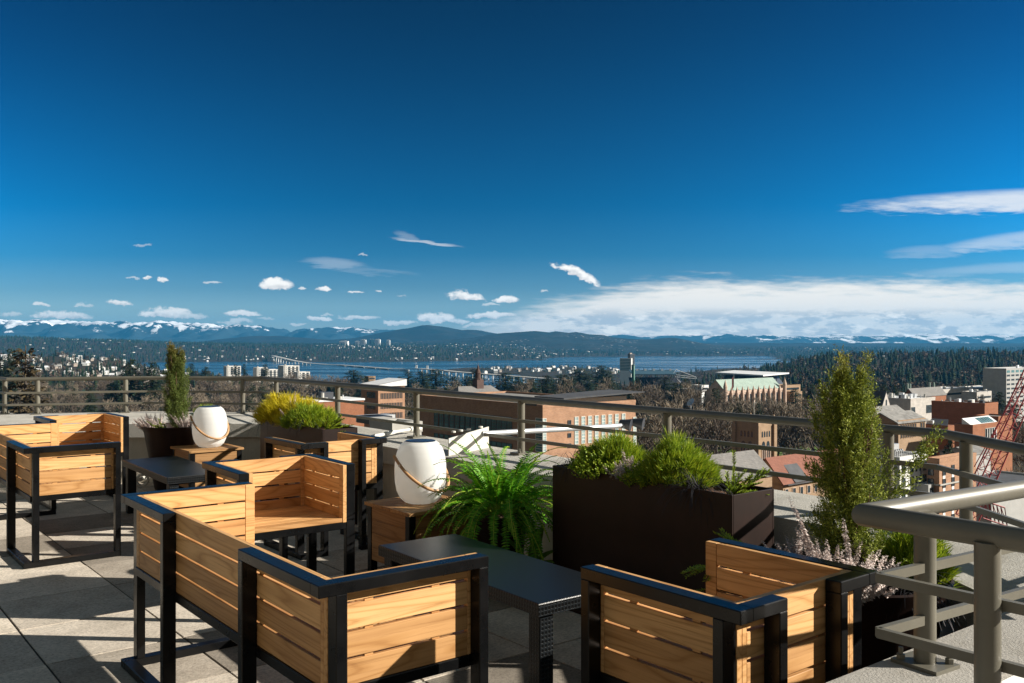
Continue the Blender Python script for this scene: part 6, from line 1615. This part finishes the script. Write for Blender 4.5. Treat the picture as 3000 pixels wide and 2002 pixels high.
# big veil low on the right, with grey based cumulus rows in front of it
fc=nt.nodes.new('ShaderNodeFloatCurve'); cu=fc.mapping.curves[0]
pts_=[(1200,985),(1450,930),(1540,902),(1700,868),(1760,848),(1850,832),(2060,812),(2200,818),(2400,812),(2650,818),(2800,825),(3000,822),(3600,815)]
nrm=lambda p:((p[0]-1000)/2800,(1001-p[1])/250)
for i,p in enumerate(pts_):
    q=nrm(p)
    if i<2: cu.points[i].location=q
    else: cu.points.new(*q)
fc.mapping.update(); uu=mt('DIVIDE',mt('ADD',mt('MULTIPLY',U,F_PX),CX-1000),2800.0); uu.node.use_clamp=True; nt.links.new(uu,fc.inputs['Value'])
topv=mt('MULTIPLY',fc.outputs[0],250/F_PX)
veil=sstep(mt('ADD',mt('SUBTRACT',topv,Vv),mt('MULTIPLY',mt('MULTIPLY_ADD',mt('SUBTRACT',wisp,.5),1.1,mt('SUBTRACT',wisp2,.5)),.026)),-.006,.020); veil=mt('MULTIPLY',veil,sstep(U,-.10,.03))
band=mt('MULTIPLY',sstep(Vv,.040,.026),sstep(U,-.06,.05)); rows=wn(30,120,8,.66,5.0).outputs['Fac']
grey=mt('MULTIPLY',sstep(rows,.44,.56),band)
veilcol=mixc(nt,grey,(1.04,.96,.85),(.66,.64,.62)); lite=mt('MULTIPLY',sstep(wn(40,110,6,.6,15.0).outputs['Fac'],.55,.68),band); veilcol=mixc(nt,lite,veilcol,(1.25,1.15,1.0))
# polarised look: the sky darkens away from the sun's side
hs=nt.nodes.new('ShaderNodeHueSaturation'); hs.inputs['Saturation'].default_value=1.1; nt.links.new(sky.outputs[0],hs.inputs['Color'])
az=mt('ARCTAN2',sp_.outputs[0],sp_.outputs[1]); da=mt('SUBTRACT',az,R(-4.5)); da2=mt('MINIMUM',mt('MULTIPLY',da,da),.45)
el=sstep(Vv,.03,.42); pf_=mt('MULTIPLY',mt('SUBTRACT',1.0,mt('MULTIPLY',el,POL)),mt('MULTIPLY_ADD',mt('MULTIPLY',da2,sstep(Vv,.0,.15)),3.1,1.0)); 
tr=ramp(nt,mt('MULTIPLY',Vv,2.0),[(0,(.92,1.05,1.30)),(.076,(.78,1.02,1.28)),(.115,(.45,.76,1.04)),(.19,(.12,.57,.92)),(.30,(.0,.50,.88)),(.52,(.0,.45,.80)),(.74,(.0,.37,.70))])
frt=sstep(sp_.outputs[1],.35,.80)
skyc=mixc(nt,1.0,hs.outputs[0],mixc(nt,frt,mixc(nt,sstep(sp_.outputs[2],.25,.75),(.85,.55,.34),(3.4,1.9,.95)),tr),'MULTIPLY')  # outside the view the sky is tinted warm, brightened overhead as added fill light
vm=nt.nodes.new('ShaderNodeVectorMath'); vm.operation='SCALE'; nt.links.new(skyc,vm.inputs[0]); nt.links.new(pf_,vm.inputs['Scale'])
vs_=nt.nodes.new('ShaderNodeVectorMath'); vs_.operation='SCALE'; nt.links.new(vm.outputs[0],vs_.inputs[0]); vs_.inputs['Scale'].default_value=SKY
# cloud colours are radiances (multiplied by the background strength below = 1 after dividing)
ck=CLOUD
c1=mixc(nt,mt('MULTIPLY',veil,front),vs_.outputs[0],mixc(nt,1.0,veilcol,(ck,ck,ck),'MULTIPLY'))
c2=mixc(nt,mt('MULTIPLY',mt('MULTIPLY',wm,front),.85),c1,(.80*ck,.82*ck,.85*ck))
shade=mixc(nt,litf,(.70*ck,.68*ck,.66*ck),(1.12*ck,1.07*ck,1.0*ck))
c3=mixc(nt,mt('MULTIPLY',cum,front),c2,shade)
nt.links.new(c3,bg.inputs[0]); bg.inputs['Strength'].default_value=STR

# ------------------------------------------------------------------ sun, camera, view
sd=bpy.data.lights.new('sun','SUN'); sd.energy=SUN; sd.angle=R(.53); sd.color=(1,.93,.82); so=bpy.data.objects.new('sun',sd); C.objects.link(so)
sv=Vector((math.sin(R(SUN_AZ))*math.cos(R(SUN_EL)),math.cos(R(SUN_AZ))*math.cos(R(SUN_EL)),math.sin(R(SUN_EL))))
so.rotation_euler=sv.to_track_quat('Z','Y').to_euler(); so.location=sv*50
cd_=bpy.data.cameras.new('camera'); cam=bpy.data.objects.new('camera',cd_); C.objects.link(cam); cam.location=(0,0,EYE); cam.rotation_euler=(R(90),0,0)
cd_.lens=36*F_PX/3000; cd_.sensor_width=36; cd_.clip_start=.05; cd_.clip_end=60000
sc=bpy.context.scene; sc.camera=cam
sc.render.engine='CYCLES'; sc.cycles.use_denoising=True; sc.cycles.max_bounces=7; sc.cycles.volume_bounces=0; sc.cycles.sample_clamp_indirect=6; sc.cycles.transparent_max_bounces=6
try: sc.cycles.denoiser='OPENIMAGEDENOISE'
except Exception: pass
sc.view_settings.view_transform='Standard'; sc.view_settings.look='None'; sc.view_settings.exposure=EXPO; sc.view_settings.gamma=1
